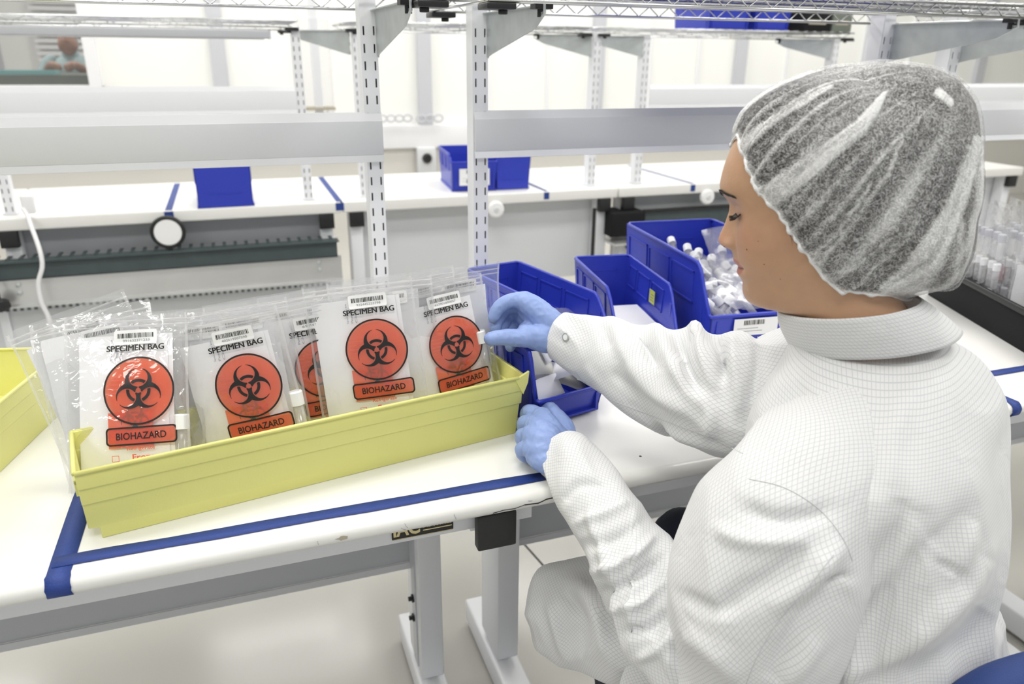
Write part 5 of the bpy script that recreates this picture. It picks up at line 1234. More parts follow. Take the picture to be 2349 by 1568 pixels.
def shell(off, pleat, tmax=1.0):
    P = np.zeros((NT, NE, 3)); De = np.zeros((NT, NE))
    ed = Ed/np.linalg.norm(Ed, axis=1)[:, None]; er = np.linalg.norm(Ed, axis=1)
    aa = np.arange(NE)/NE*2*PI; rng = np.random.RandomState(5)
    # folds: irregular set of pleats fanning from the crown to the elastic
    fold = np.zeros(NE); wid = []
    cs = [0.02, 0.045, 0.075, 0.10, 0.125, 0.155, 0.182, 0.215, 0.25, 0.285, 0.315, 0.35, 0.39, 0.43, 0.47, 0.52, 0.58, 0.64, 0.7, 0.76, 0.82, 0.88, 0.94]
    for i in range(NT):
        t_ = i/(NT-1)
        om = np.arccos(np.clip(ed @ pole, -1, 1)); s0 = np.sin((1-t_)*om)/np.sin(om); s1 = np.sin(t_*om)/np.sin(om)
        D = s0[:, None]*pole+s1[:, None]*ed; D /= np.linalg.norm(D, axis=1)[:, None]
        r = rad_dir(D); bl_ = np.clip((t_-0.80)/0.20, 0, 1)**1.6; r = r*(1-bl_)+er*bl_
        g = np.clip((t_-0.12)/0.5, 0, 1)
        a = aa/(2*PI)+0.012*math.sin(t_*5)*g
        fl = np.zeros(NE); dn = np.zeros(NE)
        for c in cs:
            wq = 0.0045+0.0022*math.sin(c*77)+0.004*math.sin(t_*PI)*(math.sin(c*41) > 0.6); x = (a-c+0.5) % 1-0.5
            q_ = np.exp(-(x/wq)**2); fl += q_*(0.6+0.4*math.sin(c*51)); dn = np.maximum(dn, np.clip(q_*1.3, 0, 1)*(0.22+0.22*math.sin(c*91+t_*3)))
        dn = dn*g
        ruf = pleat*(0.0011*np.sin(a*2*PI*31+3*np.sin(a*23))*np.clip((t_-0.86)/0.14, 0, 1)+0.0022*fl*g+0.0012*vn(np.stack([a*60, np.full(NE, t_*7), a*0+3], -1))*g)
        r = r+off+ruf
        P[i] = D*r[:, None]
        ru = np.clip((t_-0.955)/0.03, 0, 1); De[i] = dn+0.40*ru
    return P, De
def toworld(P): return np.array(CC)+P[..., :1]*np.array(axr)+P[..., 1:2]*np.array(axu)+P[..., 2:]*np.array(-rd)
Ph, _ = shell(-0.0034, 0.0)
hair = grid_mesh('hair', toworld(Ph), 'hair', person, wrap=True)
Pc, De = shell(0.0, 1.0)
# broad sheet-like folds of doubled cloth, as drawn by the gathers
def band(pts, wd, amp):
    amp = min(0.75, amp*1.35)
    """denser where the fabric folds over: polyline in picture-plane metres on the near side"""
    global De
    q_ = np.array([((x-CCp[0])*KM, (CCp[1]-y)*KM) for x, y in pts]); d = np.full(De.shape, 1e9)
    for (a, b), w0, w1 in zip(zip(q_[:-1], q_[1:]), wd[:-1], wd[1:]):
        ab = b-a; t_ = np.clip(((Pc[..., :2]-a) @ ab)/(ab @ ab), 0, 1); pr = a+t_[..., None]*ab
        d = np.minimum(d, np.linalg.norm(Pc[..., :2]-pr, axis=-1)/((w0+(w1-w0)*t_)*KM))
    m = np.clip((1.15-d)/0.3, 0, 1)*(Pc[..., 2] > -0.01)
    jj = np.arange(NE)[None, :]*np.ones((NT, 1)); ii = np.arange(NT)[:, None]*np.ones((1, NE)); st = 0.85+0.35*vn(np.stack([jj*0.9, ii*0.06, jj*0+2], -1)); De = np.maximum(De, m*amp*st)
    Pc[..., 2] += 0.002*m
band([(1740, 462), (1800, 445), (1880, 380), (1960, 310), (1985, 270), (2000, 240)], [22, 26, 21, 14, 10, 4], 0.52)
band([(1712, 362), (1745, 330), (1800, 285), (1850, 255), (1900, 225)], [12, 15, 8, 8, 4], 0.42)
band([(1700, 300), (1725, 250), (1790, 205), (1850, 180)], [8, 9, 9, 5], 0.35)
band([(1770, 478), (1800, 520), (1830, 560)], [20, 20, 16], 0.45)
band([(1830, 555), (1850, 580), (1880, 622)], [26, 22, 10], 0.42)
band([(2065, 655), (2095, 610), (2120, 550), (2150, 470), (2170, 400), (2180, 330)], [40, 36, 30, 20, 16, 8], 0.40)
band([(2205, 640), (2205, 520), (2200, 400), (2190, 330)], [16, 18, 10, 4], 0.35)
band([(1905, 590), (1960, 500), (2020, 400), (2040, 330)], [5, 4, 5, 3], 0.22)
band([(1860, 600), (1930, 530), (1990, 420)], [5, 4, 3], 0.22)
band([(1920, 640), (1980, 590), (2040, 530)], [4, 4, 3], 0.2)
band([(2085, 665), (2060, 640), (2035, 640)], [14, 16, 8], 0.4)
band([(2100, 240), (2122, 262)], [9, 7], 0.6)
cap = grid_mesh('hair_net', toworld(Pc), 'nonwoven', person, wrap=True, attrs={'dens': De})
cap['label'] = 'see-through white non-woven bouffant hair net'
# gathered elastic edge as a thin ruffle
ee = MB(); El = [Vector(v) for v in toworld(Pc)[-1]]
Elc = [p+(Vector(toworld(Pc)[-3][i])-p)*0.5+Vector((0, 0, 0.0004*math.sin(i*1.1))) for i, p in enumerate(El)]
ee.tube(Elc+[Elc[0]], [0.0017+0.0008*math.sin(i*0.9)*math.sin(i*0.37) for i in range(NE+1)], 6, cap=False)
part(ee, 'elastic_edge', 'nonwoven_hem', cap, smooth=True)

# ------------------------------------------------------------------ gown
def ridge(P): return 1-np.abs(vn(P))*2
def toscreen(P):
    d = P-np.array(CAM); x = d @ np.array(c_r2); y = d @ np.array(c_u2); z = d @ np.array(c_f)
    return np.stack([1174.5+FPX*x/z, 784-FPX*y/z], -1), z
def fold(P, strokes):
    """press creases (negative) and ridges (positive) into the cloth along drawn lines, on the side that faces the room's middle"""
    gi = np.gradient(P, axis=0); gj = (np.roll(P, -1, 1)-np.roll(P, 1, 1))/2
    N = np.cross(gj, gi); N /= np.linalg.norm(N, axis=-1)[..., None]+1e-9
    cen = P.mean(1, keepdims=True); s_ = np.sign(((P-cen)*N).sum(-1)).mean(); N = N*(1 if s_ > 0 else -1)
    fac = np.clip((N*(np.array(CAM)-P)).sum(-1)/np.linalg.norm(np.array(CAM)-P, axis=-1)*4+0.6, 0, 1)
    S_, _z = toscreen(P); D = np.zeros(P.shape[:2])
    for pts, wd, amp in strokes:
        pts = resample(np.array(pts, float), 6*len(pts)); best = np.full(D.shape, 1e9); tt = np.zeros(D.shape)
        for k in range(len(pts)-1):
            a, b = pts[k], pts[k+1]; ab = b-a; t_ = np.clip(((S_-a) @ ab)/(ab @ ab+1e-9), 0, 1); d = np.linalg.norm(S_-(a+t_[..., None]*ab), axis=-1)
            m_ = d < best; best = np.where(m_, d, best); tt = np.where(m_, (k+t_)/(len(pts)-1), tt)
        x = best/wd; endf = np.sin(np.clip(tt, 0.02, 0.98)*PI)**0.5
        D += amp*np.exp(-x**2)*endf*fac
    return P+N*D[..., None]
TORSO_FOLDS = [([(2255, 1270), (2190, 1370), (2060, 1480), (1880, 1565)], 30, 0.014), ([(2150, 1260), (2060, 1360), (1950, 1450)], 34, -0.014), ([(2270, 1400), (2200, 1490), (2080, 1568)], 32, -0.010),
    ([(2075, 1140), (2070, 1200), (2030, 1270), (1980, 1330)], 26, -0.009), ([(2120, 1160), (2125, 1215), (2160, 1250)], 26, -0.003), ([(2230, 1170), (2190, 1205), (2150, 1250), (2090, 1300)], 24, -0.005), ([(2200, 1240), (2130, 1300), (2040, 1400), (1950, 1500)], 26, 0.007),
    ([(2230, 1190), (2210, 1260), (2170, 1330)], 20, 0.009), ([(1975, 1030), (1960, 1130), (1965, 1230)], 30, -0.007), ([(2080, 900), (2050, 1010), (2040, 1120)], 30, 0.005), ([(2180, 760), (2220, 900), (2225, 1050)], 36, -0.004),
    ([(1940, 1330), (1925, 1430), (1915, 1568)], 26, -0.016), ([(2150, 1290), (2190, 1310), (2195, 1350)], 12, -0.006), ([(1800, 860), (1740, 960), (1725, 1060)], 22, 0.008), ([(1850, 880), (1790, 980), (1740, 1090)], 26, -0.008)]
NEAR_UP = [([(1700, 1165), (1790, 1190), (1900, 1175)], 20, -0.008), ([(1640, 1210), (1720, 1240), (1840, 1240)], 18, 0.006), ([(1930, 1240), (1870, 1320), (1760, 1400)], 26, 0.007), ([(1860, 1250), (1760, 1330), (1640, 1390)], 24, -0.006),
    ([(1930, 1330), (1850, 1420), (1790, 1520), (1770, 1568)], 30, -0.008), ([(1880, 1470), (1830, 1530), (1800, 1568)], 22, 0.006), ([(1560, 1360), (1640, 1400), (1700, 1380)], 18, -0.005), ([(1570, 1450), (1640, 1500), (1690, 1560)], 24, 0.006), ([(1950, 1320), (1900, 1345)], 12, -0.006)]
NEAR_FORE = [([(1290, 1150), (1330, 1110), (1400, 1115)], 12, -0.006), ([(1320, 1200), (1380, 1180), (1440, 1150)], 12, 0.006), ([(1330, 1250), (1400, 1240), (1470, 1200)], 14, -0.007), ([(1360, 1310), (1430, 1290), (1500, 1230)], 12, 0.008), ([(1380, 1360), (1450, 1330), (1530, 1270)], 12, -0.008),
    ([(1400, 1400), (1470, 1380), (1530, 1330)], 12, 0.007), ([(1430, 1450), (1490, 1440), (1530, 1400)], 14, -0.008), ([(1460, 1510), (1510, 1490), (1545, 1450)], 12, 0.006), ([(1355, 1160), (1370, 1240), (1420, 1350)], 12, 0.005)]
FAR_S = [([(1365, 722), (1385, 760), (1400, 800)], 14, -0.006), ([(1405, 735), (1430, 800), (1500, 900), (1560, 960)], 22, 0.008), ([(1455, 745), (1480, 800), (1500, 840)], 13, -0.009), ([(1500, 735), (1530, 810), (1590, 920)], 16, 0.007), ([(1548, 760), (1570, 830), (1600, 900)], 12, -0.011), ([(1590, 735), (1605, 790), (1640, 900)], 14, 0.010),
    ([(1638, 760), (1652, 820), (1658, 870)], 10, -0.015), ([(1680, 770), (1690, 850), (1700, 950)], 16, 0.008), ([(1730, 780), (1735, 850), (1700, 990)], 14, -0.008), ([(1400, 850), (1480, 920), (1600, 980)], 16, -0.006), ([(1350, 850), (1430, 930), (1560, 1000), (1700, 1040)], 10, 0.006), ([(1600, 900), (1630, 950), (1620, 1000)], 18, 0.008)]
SKIRT = [([(1290, 1350), (1330, 1420), (1340, 1500)], 14, -0.010), ([(1320, 1330), (1370, 1400), (1390, 1500)], 16, 0.010), ([(1360, 1320), (1420, 1380), (1450, 1460)], 14, -0.010), ([(1260, 1380), (1280, 1450), (1300, 1510)], 12, 0.007)]
def sleeve(ctrl, name, parent, seed, n=120, m=96, folds=0.010, elbow=None, twist=2.0, cuff=True, open_end=True, flat=1.0, strokes=None):
    """ctrl: (px, py, zc, radius) from cuff to shoulder"""
    C = resample([tuple(at(a, b, c))+(r,) for a, b, c, r in ctrl], n); cen = C[:, :3]; R_ = C[:, 3]
    tan = np.gradient(cen, axis=0); tan /= np.linalg.norm(tan, axis=1)[:, None]
    s_ = np.concatenate([[0], np.cumsum(np.linalg.norm(np.diff(cen, axis=0), axis=1))])
    P = np.zeros((n, m, 3)); UVs = np.zeros((n, m, 2)); th = np.arange(m)/m*2*PI
    rm = float(R_.mean())
    for i in range(n):
        nx = cen[i]-np.array(CAM); nx = nx-tan[i]*(nx @ tan[i]); nx /= np.linalg.norm(nx); ny = np.cross(tan[i], nx)
        cs, sn = np.cos(th), np.sin(th)
        q1 = np.stack([cs*1.3+seed, sn*1.3+seed*2, np.full(m, s_[i]*13+0)+th*0], -1)
        q2 = np.stack([cs*1.7+seed*3, sn*1.7, np.full(m, s_[i]*26)+seed], -1)
        # spiral folds running round the arm
        q3 = np.stack([np.cos(th+s_[i]*twist*6)*1.1, np.sin(th+s_[i]*twist*6)*1.1+seed, np.full(m, s_[i]*9)+seed*2], -1)
        e = 1.0
        if elbow is not None: e = 0.45+1.1*math.exp(-((s_[i]-elbow*s_[-1])/0.07)**2)
        d = folds*(0.75*ridge(q3)+0.35*ridge(q1)*e+0.22*vn(q2))
        edge_ = min(1, s_[i]/0.025)
        rr_ = R_[i]*(1+0*th)+(d-folds*0.5)*(0.15+0.85*edge_)*e**0.5
        P[i] = cen[i]+rr_[:, None]*(cs[:, None]*nx+sn[:, None]*ny*flat)
        UVs[i, :, 0] = ((th-PI)*R_[i]+s_[i])*0.7071; UVs[i, :, 1] = (s_[i]-(th-PI)*R_[i])*0.7071
    if strokes: P = fold(P, [(a_, w_, h_*1.35) for a_, w_, h_ in strokes])
    if cuff:     # turn the hem inwards so the opening has thickness
        inn = cen[0]+(P[0]-cen[0])*0.93; inn2 = cen[0]+(P[6]-P[0]).mean(0)*2+(P[0]-cen[0])*0.90
        P = np.concatenate([inn2[None], inn[None], P], 0); UVs = np.concatenate([UVs[:1]-0.02, UVs[:1]-0.001, UVs], 0)
    return grid_mesh(name, P, 'gown', parent, wrap=True, uv=UVs)
gown = thing('gown', None, None, (0, 0, 0)); gown.parent = person
gown.location = Vector((0.76, 0.47, 0))*-1
gown.name = 'gown'
# torso: rings from the collar down, widths a (shoulder direction) and b (chest-back)
tr_rings = [(2003, 752, 0.885, 0.055, 0.055), (2003, 762, 0.885, 0.076, 0.076), (2012, 775, 0.885, 0.098, 0.088), (2024, 800, 0.885, 0.122, 0.096), (2030, 840, 0.89, 0.148, 0.106), (2030, 900, 0.90, 0.172, 0.120), (2020, 1000, 0.91, 0.188, 0.130), (2008, 1100, 0.925, 0.192, 0.136),
            (1992, 1200, 0.94, 0.188, 0.140), (1975, 1300, 0.955, 0.180, 0.140), (1975, 1400, 0.97, 0.182, 0.150), (1985, 1500, 0.985, 0.190, 0.165), (1995, 1600, 1.00, 0.20, 0.178), (2000, 1720, 1.02, 0.205, 0.185)]
NTR, MT = 220, 260
C = resample([tuple(at(a, b, c))+(d, e) for a, b, c, d, e in tr_rings], NTR)
toc = CAM-at(2010, 1000, 0.9); thc = math.atan2(toc.dot(tf), toc.dot(tr))
P = np.zeros((NTR, MT, 3)); UVt = np.zeros((NTR, MT, 2)); th0 = np.arange(MT)/MT*2*PI; th = th0+thc+PI; sacc = 0
for i in range(NTR):
    if i: sacc += np.linalg.norm(C[i, :3]-C[i-1, :3])
    cs, sn = np.cos(th), np.sin(th)
    ex = 0.88
    a_ = C[i, 3]*np.sign(cs)*np.abs(cs)**ex; b_ = C[i, 4]*np.sign(sn)*np.abs(sn)**ex      # sn>0 front
    g = min(1, max(0, (sacc-0.10)/0.15))
    q1 = np.stack([cs*2.2+1.3, sn*2.2, np.full(MT, sacc*2.2)+cs*1.5], -1); q2 = np.stack([cs*3.2+4, sn*3.2+2, np.full(MT, sacc*5)], -1); q3 = np.stack([cs*1.6, sn*1.6+7, np.full(MT, sacc*9)+sn*2.0], -1)
    d = 0.014*g*(ridge(q1)*0.6+0.35*ridge(q2))+0.008*ridge(q3)*min(1, sacc/0.1)
    d = d-0.008*g
    nrm = np.stack([cs/max(C[i, 3], 1e-3), sn/max(C[i, 4], 1e-3)], -1); nrm /= np.linalg.norm(nrm, axis=1)[:, None]
    lift = np.zeros(MT)
    x = a_+d*nrm[:, 0]; y = b_+d*nrm[:, 1]
    # shoulders slope: the top rings dip towards the arms
    z_ = -0.030*(np.abs(a_)/0.15)**2*np.clip(1-(sacc-0.02)/0.10, 0, 1)
    P[i] = C[i, :3]+x[:, None]*np.array(tr)+y[:, None]*np.array(tf); P[i, :, 2] += z_
    UVt[i, :, 0] = (th0-PI)*(C[i, 3]+C[i, 4])/2; UVt[i, :, 1] = sacc
P = fold(P, TORSO_FOLDS)
torso = grid_mesh('coat_body', P, 'gown', gown, wrap=True, uv=UVt)
# collar band
NC_ = 120
def collar(cb, rb, kb, ct, rt, kt, name, seed, drop=0.0):
    P = np.zeros((14, NC_, 3)); UVc = np.zeros((14, NC_, 2)); th = np.arange(NC_)/NC_*2*PI+thc+PI
    for j in range(14):
        t_ = j/13; c_ = cb*(1-t_)+ct*t_; r = rb*(1-t_)+rt*t_+0.0015*math.sin(t_*PI); k_ = kb*(1-t_)+kt*t_
        for k in range(NC_):
            a = th[k]; w_ = 0.0022*vn(np.array([[math.cos(a)*2.2+seed, math.sin(a)*2.2, t_*1.5]]))[0]
            gap = math.exp(-((math.sin(a)-1)/0.03)**2)*0.010*t_
            P[j, k] = c_+tr*math.cos(a)*(r+w_)+tf*math.sin(a)*(r*1.08+w_)+Vector((0, 0, -k_*math.sin(a)-gap))
            UVc[j, k] = ((k/NC_-0.5)*2*PI*r+t_*0.02, t_*0.05)
    o = grid_mesh(name, P, 'gown', gown, wrap=True, uv=UVc)
    md = o.modifiers.new('s', 'SOLIDIFY'); md.thickness = 0.0025; md.offset = 0
    return o
zt_ = at(1990, 684, 0.875).z; rows = [(abs(r_[:, 2].mean()-zt_), i) for i, r_ in enumerate(W4)]; ri = W4[min(rows)[1]]
cx_ = (ri[:, :2].max(0)+ri[:, :2].min(0))/2; rt_ = float(np.linalg.norm(ri[:, :2]-cx_, axis=1).max())
ct_ = at(1990, 684, 0.875)*0.25+Vector((cx_[0], cx_[1], zt_))*0.75; ct_.z = zt_
collar(at(1998, 776, 0.885), 0.082, 0.022, ct_, min(max(rt_*1.03, 0.066), 0.078), 0.016, 'collar', 2)

# left (near) sleeve in two lengths, right (far) sleeve
sleeve([(1294, 1047, 1.085, 0.0415), (1326, 1088, 1.045, 0.0435), (1374, 1162, 1.00, 0.046), (1432, 1258, 0.965, 0.051), (1500, 1368, 0.935, 0.058), (1575, 1470, 0.915, 0.065), (1660, 1560, 0.90, 0.068)], 'forearm_sleeve', gown, 2, folds=0.009, elbow=0.75, twist=-2.2, strokes=NEAR_FORE, m=160, n=160)
sleeve([(1742, 1700, 0.885, 0.060), (1738, 1620, 0.88, 0.082), (1736, 1530, 0.87, 0.090), (1738, 1430, 0.855, 0.098), (1752, 1330, 0.84, 0.102), (1790, 1225, 0.83, 0.098), (1850, 1130, 0.83, 0.090), (1920, 1050, 0.845, 0.085), (2000, 960, 0.87, 0.075)], 'upper_sleeve', gown, 5, folds=0.008, elbow=0.15, twist=1.2, cuff=False, strokes=NEAR_UP, m=160, n=160)
sleeve([(1291, 773, 1.195, 0.040), (1330, 785, 1.175, 0.047), (1400, 815, 1.15, 0.056), (1490, 852, 1.11, 0.066), (1590, 880, 1.06, 0.074), (1680, 902, 1.01, 0.078), (1760, 908, 0.985, 0.077), (1850, 880, 0.98, 0.078), (1950, 850, 0.99, 0.075)], 'far_sleeve', gown, 9, folds=0.010, elbow=0.6, twist=-1.6, strokes=FAR_S, m=160, n=160)
def bvh_of(names):
    bm = bmesh.new()
    for o in [x for x in gown.children if x.name.split('.')[0] in names]:
        t_ = o.data.copy(); t_.transform(parent_world(gown)); bm.from_mesh(t_)
    r_ = BVHTree.FromBMesh(bm); bm.free(); return r_
GB = bvh_of(('coat_body', 'upper_sleeve', 'forearm_sleeve', 'far_sleeve', 'collar'))
def seam(pts, name='seam', r=0.0005, m='seam_thread'):
    pts = resample(np.array(pts, float), 40); q_ = []
    for x, y in pts:
        d = (at(x, y, 1)-CAM).normalized(); h_ = GB.ray_cast(CAM, d, 3)
        if h_[0] is not None: q_.append(h_[0]-d*0.0002)
    if len(q_) > 3: return part(MB().tube(q_, r, 5), name, m, gown, smooth=True)
seam([(1912, 1272), (1850, 1350), (1780, 1432), (1735, 1510), (1712, 1568)])
seam([(1718, 1098), (1800, 1118), (1880, 1168), (1932, 1232), (1955, 1285)])
seam([(1305, 826), (1360, 895), (1500, 955), (1620, 1000), (1705, 1040)])
h_ = GB.ray_cast(CAM, (at(1298, 773, 1)-CAM).normalized(), 3)
if h_[0] is not None:
    part(MB().lathe([(0.0068, 0.0), (0.0068, 0.0012), (0.0052, 0.0016), (0.0050, 0.0008)], h_[0], h_[1], 24), 'snap_button', 'galvanised', gown)
    part(MB().lathe([(0.0048, 0.0008), (0.0046, 0.0017)], h_[0], h_[1], 20), 'snap_centre', 'cap_white', gown)
# skirt of the gown over the lap
sleeve([(1232, 1385, 1.235, 0.030), (1255, 1388, 1.225, 0.062), (1310, 1398, 1.20, 0.078), (1400, 1415, 1.16, 0.088), (1520, 1450, 1.10, 0.098), (1680, 1500, 1.05, 0.11), (1850, 1560, 1.02, 0.13)], 'skirt', gown, 13, folds=0.012, twist=0.6, cuff=True, strokes=SKIRT)
sleeve([(1452, 1560, 1.05, 0.035), (1520, 1590, 1.02, 0.055), (1640, 1640, 1.0, 0.07), (1800, 1700, 1.0, 0.09)], 'skirt_fold', gown, 15, folds=0.012, twist=0.5)
# trousers
def limb(pts, name, m, seed, parent=person):
    C = resample([tuple(at(a, b, c))+(r,) for a, b, c, r in pts], 40); mb = MB()
    rad = list(C[:, 3]+0.003*vn(np.stack([np.arange(40)*0.5, np.full(40, seed), np.zeros(40)], -1)))
    mb.tube(list(C[:, :3]), rad, 28); return part(mb, name, m, parent, smooth=True)
limb([(1560, 1640, 1.20, 0.055), (1440, 1510, 1.24, 0.050), (1425, 1560, 1.32, 0.045), (1430, 1700, 1.45, 0.042), (1440, 1850, 1.60, 0.04)], 'trouser_leg', 'trousers', 1)
limb([(1990, 1500, 1.16, 0.075), (1760, 1330, 1.22, 0.07), (1590, 1245, 1.27, 0.056), (1565, 1262, 1.31, 0.050), (1570, 1420, 1.45, 0.045), (1580, 1600, 1.62, 0.04)], 'trouser_leg', 'trousers', 2)

# ------------------------------------------------------------------ gloved hands
def hand(name, palm, fingers, m='glove', vox=0.0016, seed=1):
    mb = MB()
    for pts, rads in palm+fingers:
        C = resample([tuple(p)+(r,) for p, r in zip(pts, rads)], 18)
        k = C[0, :3]; mb.tube(list(C[:, :3]), list(np.maximum(C[:, 3], 0.002)), 14)
        for e, j in ((C[0], 0), (C[-1], -1)):       # rounded ends
            ball(mb, Vector(e[:3]), e[3]*0.995)
    me = bpy.data.meshes.new('tmp'); me.from_pydata(mb.v, [], mb.f); o = bpy.data.objects.new('tmp', me); COL.objects.link(o)
    md = o.modifiers.new('r', 'REMESH'); md.mode = 'VOXEL'; md.voxel_size = vox
    sm = o.modifiers.new('sm', 'SMOOTH'); sm.factor = 0.5; sm.iterations = 7
    dg = bpy.context.evaluated_depsgraph_get(); m2 = bpy.data.meshes.new_from_object(o.evaluated_get(dg)); bpy.data.objects.remove(o)
    n = len(m2.vertices); co_ = np.zeros(n*3); m2.vertices.foreach_get('co', co_); co_ = co_.reshape(-1, 3); nn = np.zeros(n*3); m2.vertices.foreach_get('normal', nn); nn = nn.reshape(-1, 3)
    w_ = 0.0006*(1-np.abs(vn(co_*np.array([150, 150, 90])+seed))*2)+0.0005*vn(co_*55+seed*3)
    m2.vertices.foreach_set('co', (co_+nn*w_[:, None]).reshape(-1)); m2.name = name
    m2.materials.clear(); m2.materials.append(MAT[m]); m2.polygons.foreach_set('use_smooth', [True]*len(m2.polygons))
    o = bpy.data.objects.new(name, m2); COL.objects.link(o); o.parent = person; m2.transform(parent_world(person).inverted()); m2.update()
    return o
def ball(mb, c, r, n=10):
    prof_ = [(max(r*math.sin(PI*k/8), r*0.02), -r*math.cos(PI*k/8)) for k in range(9)]; mb.lathe(prof_, c, (0, 0, 1), n)
Z = atz
# right hand, reaching from the right; back of the hand to the camera, pinching the last bag
w0 = at(1312, 778, 1.20); w1 = at(1278, 760, 1.20)
palmR = [([w0, w1, at(1235, 715, 1.195), at(1203, 692, 1.195)], [0.024, 0.024, 0.019, 0.0155]),
         ([w1, at(1240, 735, 1.205), at(1205, 705, 1.21)], [0.022, 0.021, 0.016]),
         ([w1, at(1240, 752, 1.210), at(1205, 725, 1.222)], [0.022, 0.021, 0.015]),
         ([w1, at(1240, 765, 1.205), at(1212, 760, 1.20)], [0.022, 0.020, 0.016]),
         ([at(1290, 778, 1.195), at(1245, 776, 1.185), at(1205, 768, 1.175)], [0.021, 0.0195, 0.0155])]
fingR = [([at(1197, 688, 1.195), at(1170, 690, 1.190), at(1146, 704, 1.190), at(1132, 728, 1.192)], [0.0125, 0.0110, 0.0100, 0.0085]),          # index
         ([at(1200, 702, 1.210), at(1165, 704, 1.215), at(1143, 730, 1.212), at(1136, 752, 1.205)], [0.012, 0.0105, 0.0095, 0.0085]),            # middle
         ([at(1203, 716, 1.222), at(1168, 722, 1.232), at(1150, 752, 1.222), at(1150, 776, 1.208)], [0.0115, 0.0105, 0.0095, 0.0082]),           # ring
         ([at(1206, 732, 1.228), at(1178, 745, 1.240), at(1168, 775, 1.225), at(1171, 795, 1.205)], [0.0105, 0.0095, 0.0088, 0.0078]),           # little
         ([at(1228, 774, 1.182), at(1192, 775, 1.165), at(1155, 773, 1.155), at(1125, 777, 1.150)], [0.0155, 0.0130, 0.0115, 0.0098])]           # thumb
palmR = [(p, [r*1.10 for r in q]) for p, q in palmR]; fingR = [(p, [r*1.07 for r in q]) for p, q in fingR]
hand('glove_right', palmR, fingR, seed=3)
# left hand, a loose fist resting on the bench
k0 = at(1330, 1094, 1.055); k1 = at(1290, 1034, 1.11)
palmL = [([k0, k1, Z(1262, 990, 0.047), Z(1243, 957, 0.050)], [0.020, 0.024, 0.019, 0.015]),
         ([k1, Z(1252, 1000, 0.048), Z(1226, 975, 0.050)], [0.021, 0.019, 0.0145]),
         ([k1, Z(1250, 1018, 0.044), Z(1218, 998, 0.046)], [0.021, 0.019, 0.0140]),
         ([k1, Z(1252, 1036, 0.036), Z(1220, 1028, 0.038)], [0.020, 0.019, 0.0135]),
         ([k1, Z(1258, 1058, 0.028), Z(1228, 1048, 0.028)], [0.019, 0.017, 0.0135]),
         ([k1, Z(1292, 985, 0.032), Z(1275, 955, 0.032)], [0.022, 0.0165, 0.013])]
fingL = [([Z(1243, 957, 0.048), Z(1214, 945, 0.044), Z(1212, 962, 0.018), Z(1240, 975, 0.016)], [0.0135, 0.0125, 0.0110, 0.0095]),
         ([Z(1226, 975, 0.047), Z(1205, 970, 0.041), Z(1206, 988, 0.017), Z(1235, 998, 0.015)], [0.0130, 0.0122, 0.0108, 0.0092]),
         ([Z(1218, 998, 0.043), Z(1199, 1000, 0.036), Z(1203, 1016, 0.015), Z(1232, 1020, 0.014)], [0.0125, 0.0115, 0.0102, 0.009]),
         ([Z(1219, 1028, 0.036), Z(1197, 1030, 0.029), Z(1206, 1046, 0.013), Z(1234, 1046, 0.013)], [0.0118, 0.0105, 0.0095, 0.0085]),
         ([Z(1288, 985, 0.034), Z(1270, 948, 0.036), Z(1253, 932, 0.036), Z(1240, 930, 0.030)], [0.0145, 0.0125, 0.0112, 0.0098])]
palmL = [(p, [r*1.08 for r in q]) for p, q in palmL]
hand('glove_left', palmL, fingL, seed=8)
# chair behind
t = thing('chair', 'dark blue padded chair the person sits on, its back in the bottom right corner', 'chair', (0.80, 0.42, 0))
bk = MB(); n = 24; pts = []
Q = resample([tuple(at(2150, 1640, 0.80)), tuple(at(2235, 1572, 0.79)), tuple(at(2330, 1525, 0.80)), tuple(at(2460, 1500, 0.84)), tuple(at(2560, 1560, 0.92))], n)
P_ = np.zeros((n, 24, 3))
for i in range(n):
    tn = Q[min(i+1, n-1)]-Q[max(i-1, 0)]; tn /= np.linalg.norm(tn); sd = np.cross(tn, [0, 0, 1]); sd /= np.linalg.norm(sd)
    for k in range(24):
        a = 2*PI*k/24; P_[i, k] = Q[i]+sd*0.022*math.cos(a)+np.array([0, 0, 1.0])*((0.018*math.sin(a)-0.018) if math.sin(a) > 0 else (0.24*math.sin(a)-0.018))
o = grid_mesh('backrest', P_, 'chair_blue', t, wrap=True, caps=True)
part(MB().lathe([(0.20, 0), (0.235, 0.015), (0.24, 0.045), (0.20, 0.07), (0.05, 0.075)], (0.80, 0.50, 0.42), (0, 0, 1), 32), 'seat', 'chair_blue', t, smooth=True)
part(MB().lathe([(0.035, 0), (0.03, 0.2), (0.025, 0.36)], (0.80, 0.50, 0.07), (0, 0, 1), 20), 'column', 'black_plastic', t, smooth=True)
part(MB().tube([Vector((0.88, 0.36, 0.44)), Vector((0.95, 0.22, 0.5)), Vector((0.93, 0.25, 0.72))], 0.016, 10), 'back_support', 'black_plastic', t, smooth=True)
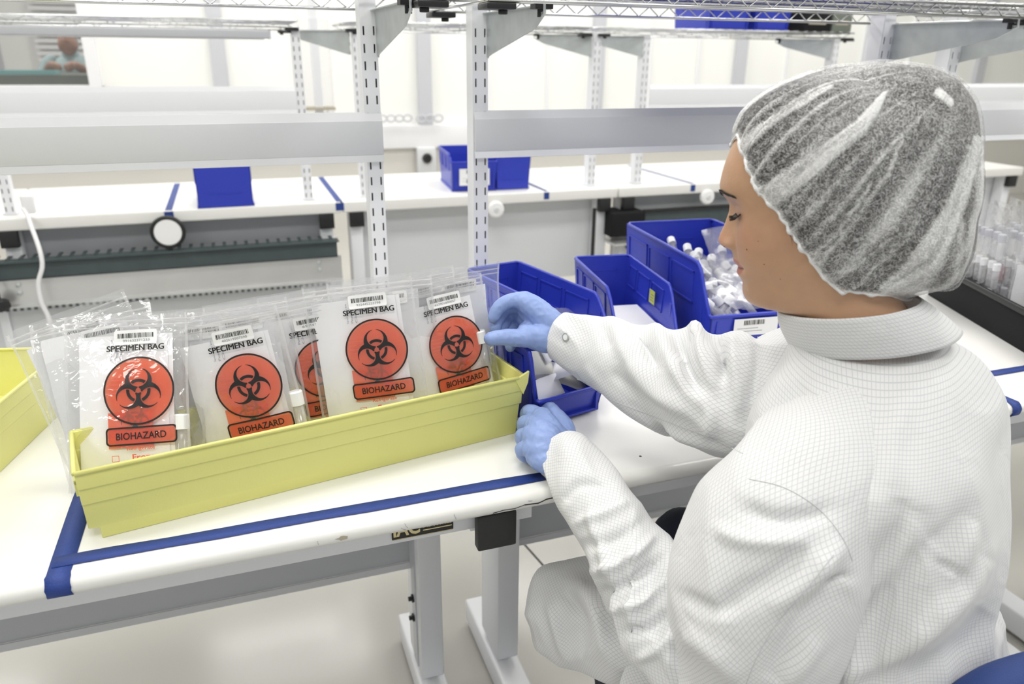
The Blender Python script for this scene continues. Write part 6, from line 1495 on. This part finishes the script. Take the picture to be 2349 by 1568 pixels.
for k in range(5):
    a = 2*PI*k/5+0.3; e = Vector((0.80+0.27*math.cos(a), 0.50+0.27*math.sin(a), 0.075))
    lg = part(MB().tube([Vector((0.80, 0.50, 0.10)), e], [0.024, 0.015], 10), 'leg', 'black_plastic', t, smooth=True)
    part(MB().lathe([(0.024, -0.011), (0.026, 0), (0.024, 0.011)], e-Vector((0, 0, 0.049)), (-math.sin(a), math.cos(a), 0), 16), 'castor', 'black_plastic', lg)
# seated colleague far behind, seen through the window
fp = thing('person', 'blurred grey-haired person in a pale teal top seated beyond the window, top left', 'person', (-1.27, 8.35, 0.0))
def FP(name, pts, rr_, m, n=20):
    C = resample([tuple(p)+(r,) for p, r in zip(pts, rr_)], 24); mb = MB().tube(list(C[:, :3]), list(C[:, 3]), n); ball(mb, Vector(C[0, :3]), C[0, 3]); ball(mb, Vector(C[-1, :3]), C[-1, 3]); return part(mb, name, m, fp, smooth=True)
bx_, by_ = -1.30, 8.35
FP('body', [(bx_, by_, 0.62), (bx_, by_, 0.85), (bx_, by_-0.02, 1.15), (bx_, by_-0.03, 1.26), (bx_, by_-0.05, 1.31), (bx_, by_-0.09, 1.37), (bx_, by_-0.09, 1.43)], [0.13, 0.14, 0.15, 0.09, 0.05, 0.080, 0.068], 'back_skin')
FP('shirt', [(bx_, by_, 0.60), (bx_, by_, 0.82), (bx_, by_-0.01, 1.13), (bx_, by_-0.02, 1.24), (bx_, by_-0.03, 1.29)], [0.17, 0.175, 0.20, 0.15, 0.075], 'back_shirt')
for sd in (-1, 1):
    FP('sleeve', [(bx_+sd*0.17, by_-0.02, 1.22), (bx_+sd*0.25, by_-0.12, 1.08), (bx_+sd*0.19, by_-0.24, 1.12)], [0.075, 0.06, 0.055], 'back_shirt')
    FP('arm', [(bx_+sd*0.20, by_-0.20, 1.10), (bx_+sd*0.10, by_-0.46, 1.21), (bx_+sd*0.04, by_-0.52, 1.20)], [0.045, 0.035, 0.035], 'back_skin')
FP('hair', [(bx_, by_-0.05, 1.39), (bx_, by_-0.06, 1.46)], [0.082, 0.075], 'back_hair')

# the spare tube used for copying leaves the scene
for o in [PROTO2_ROOT]+list(PROTO2_ROOT.children): bpy.data.objects.remove(o)
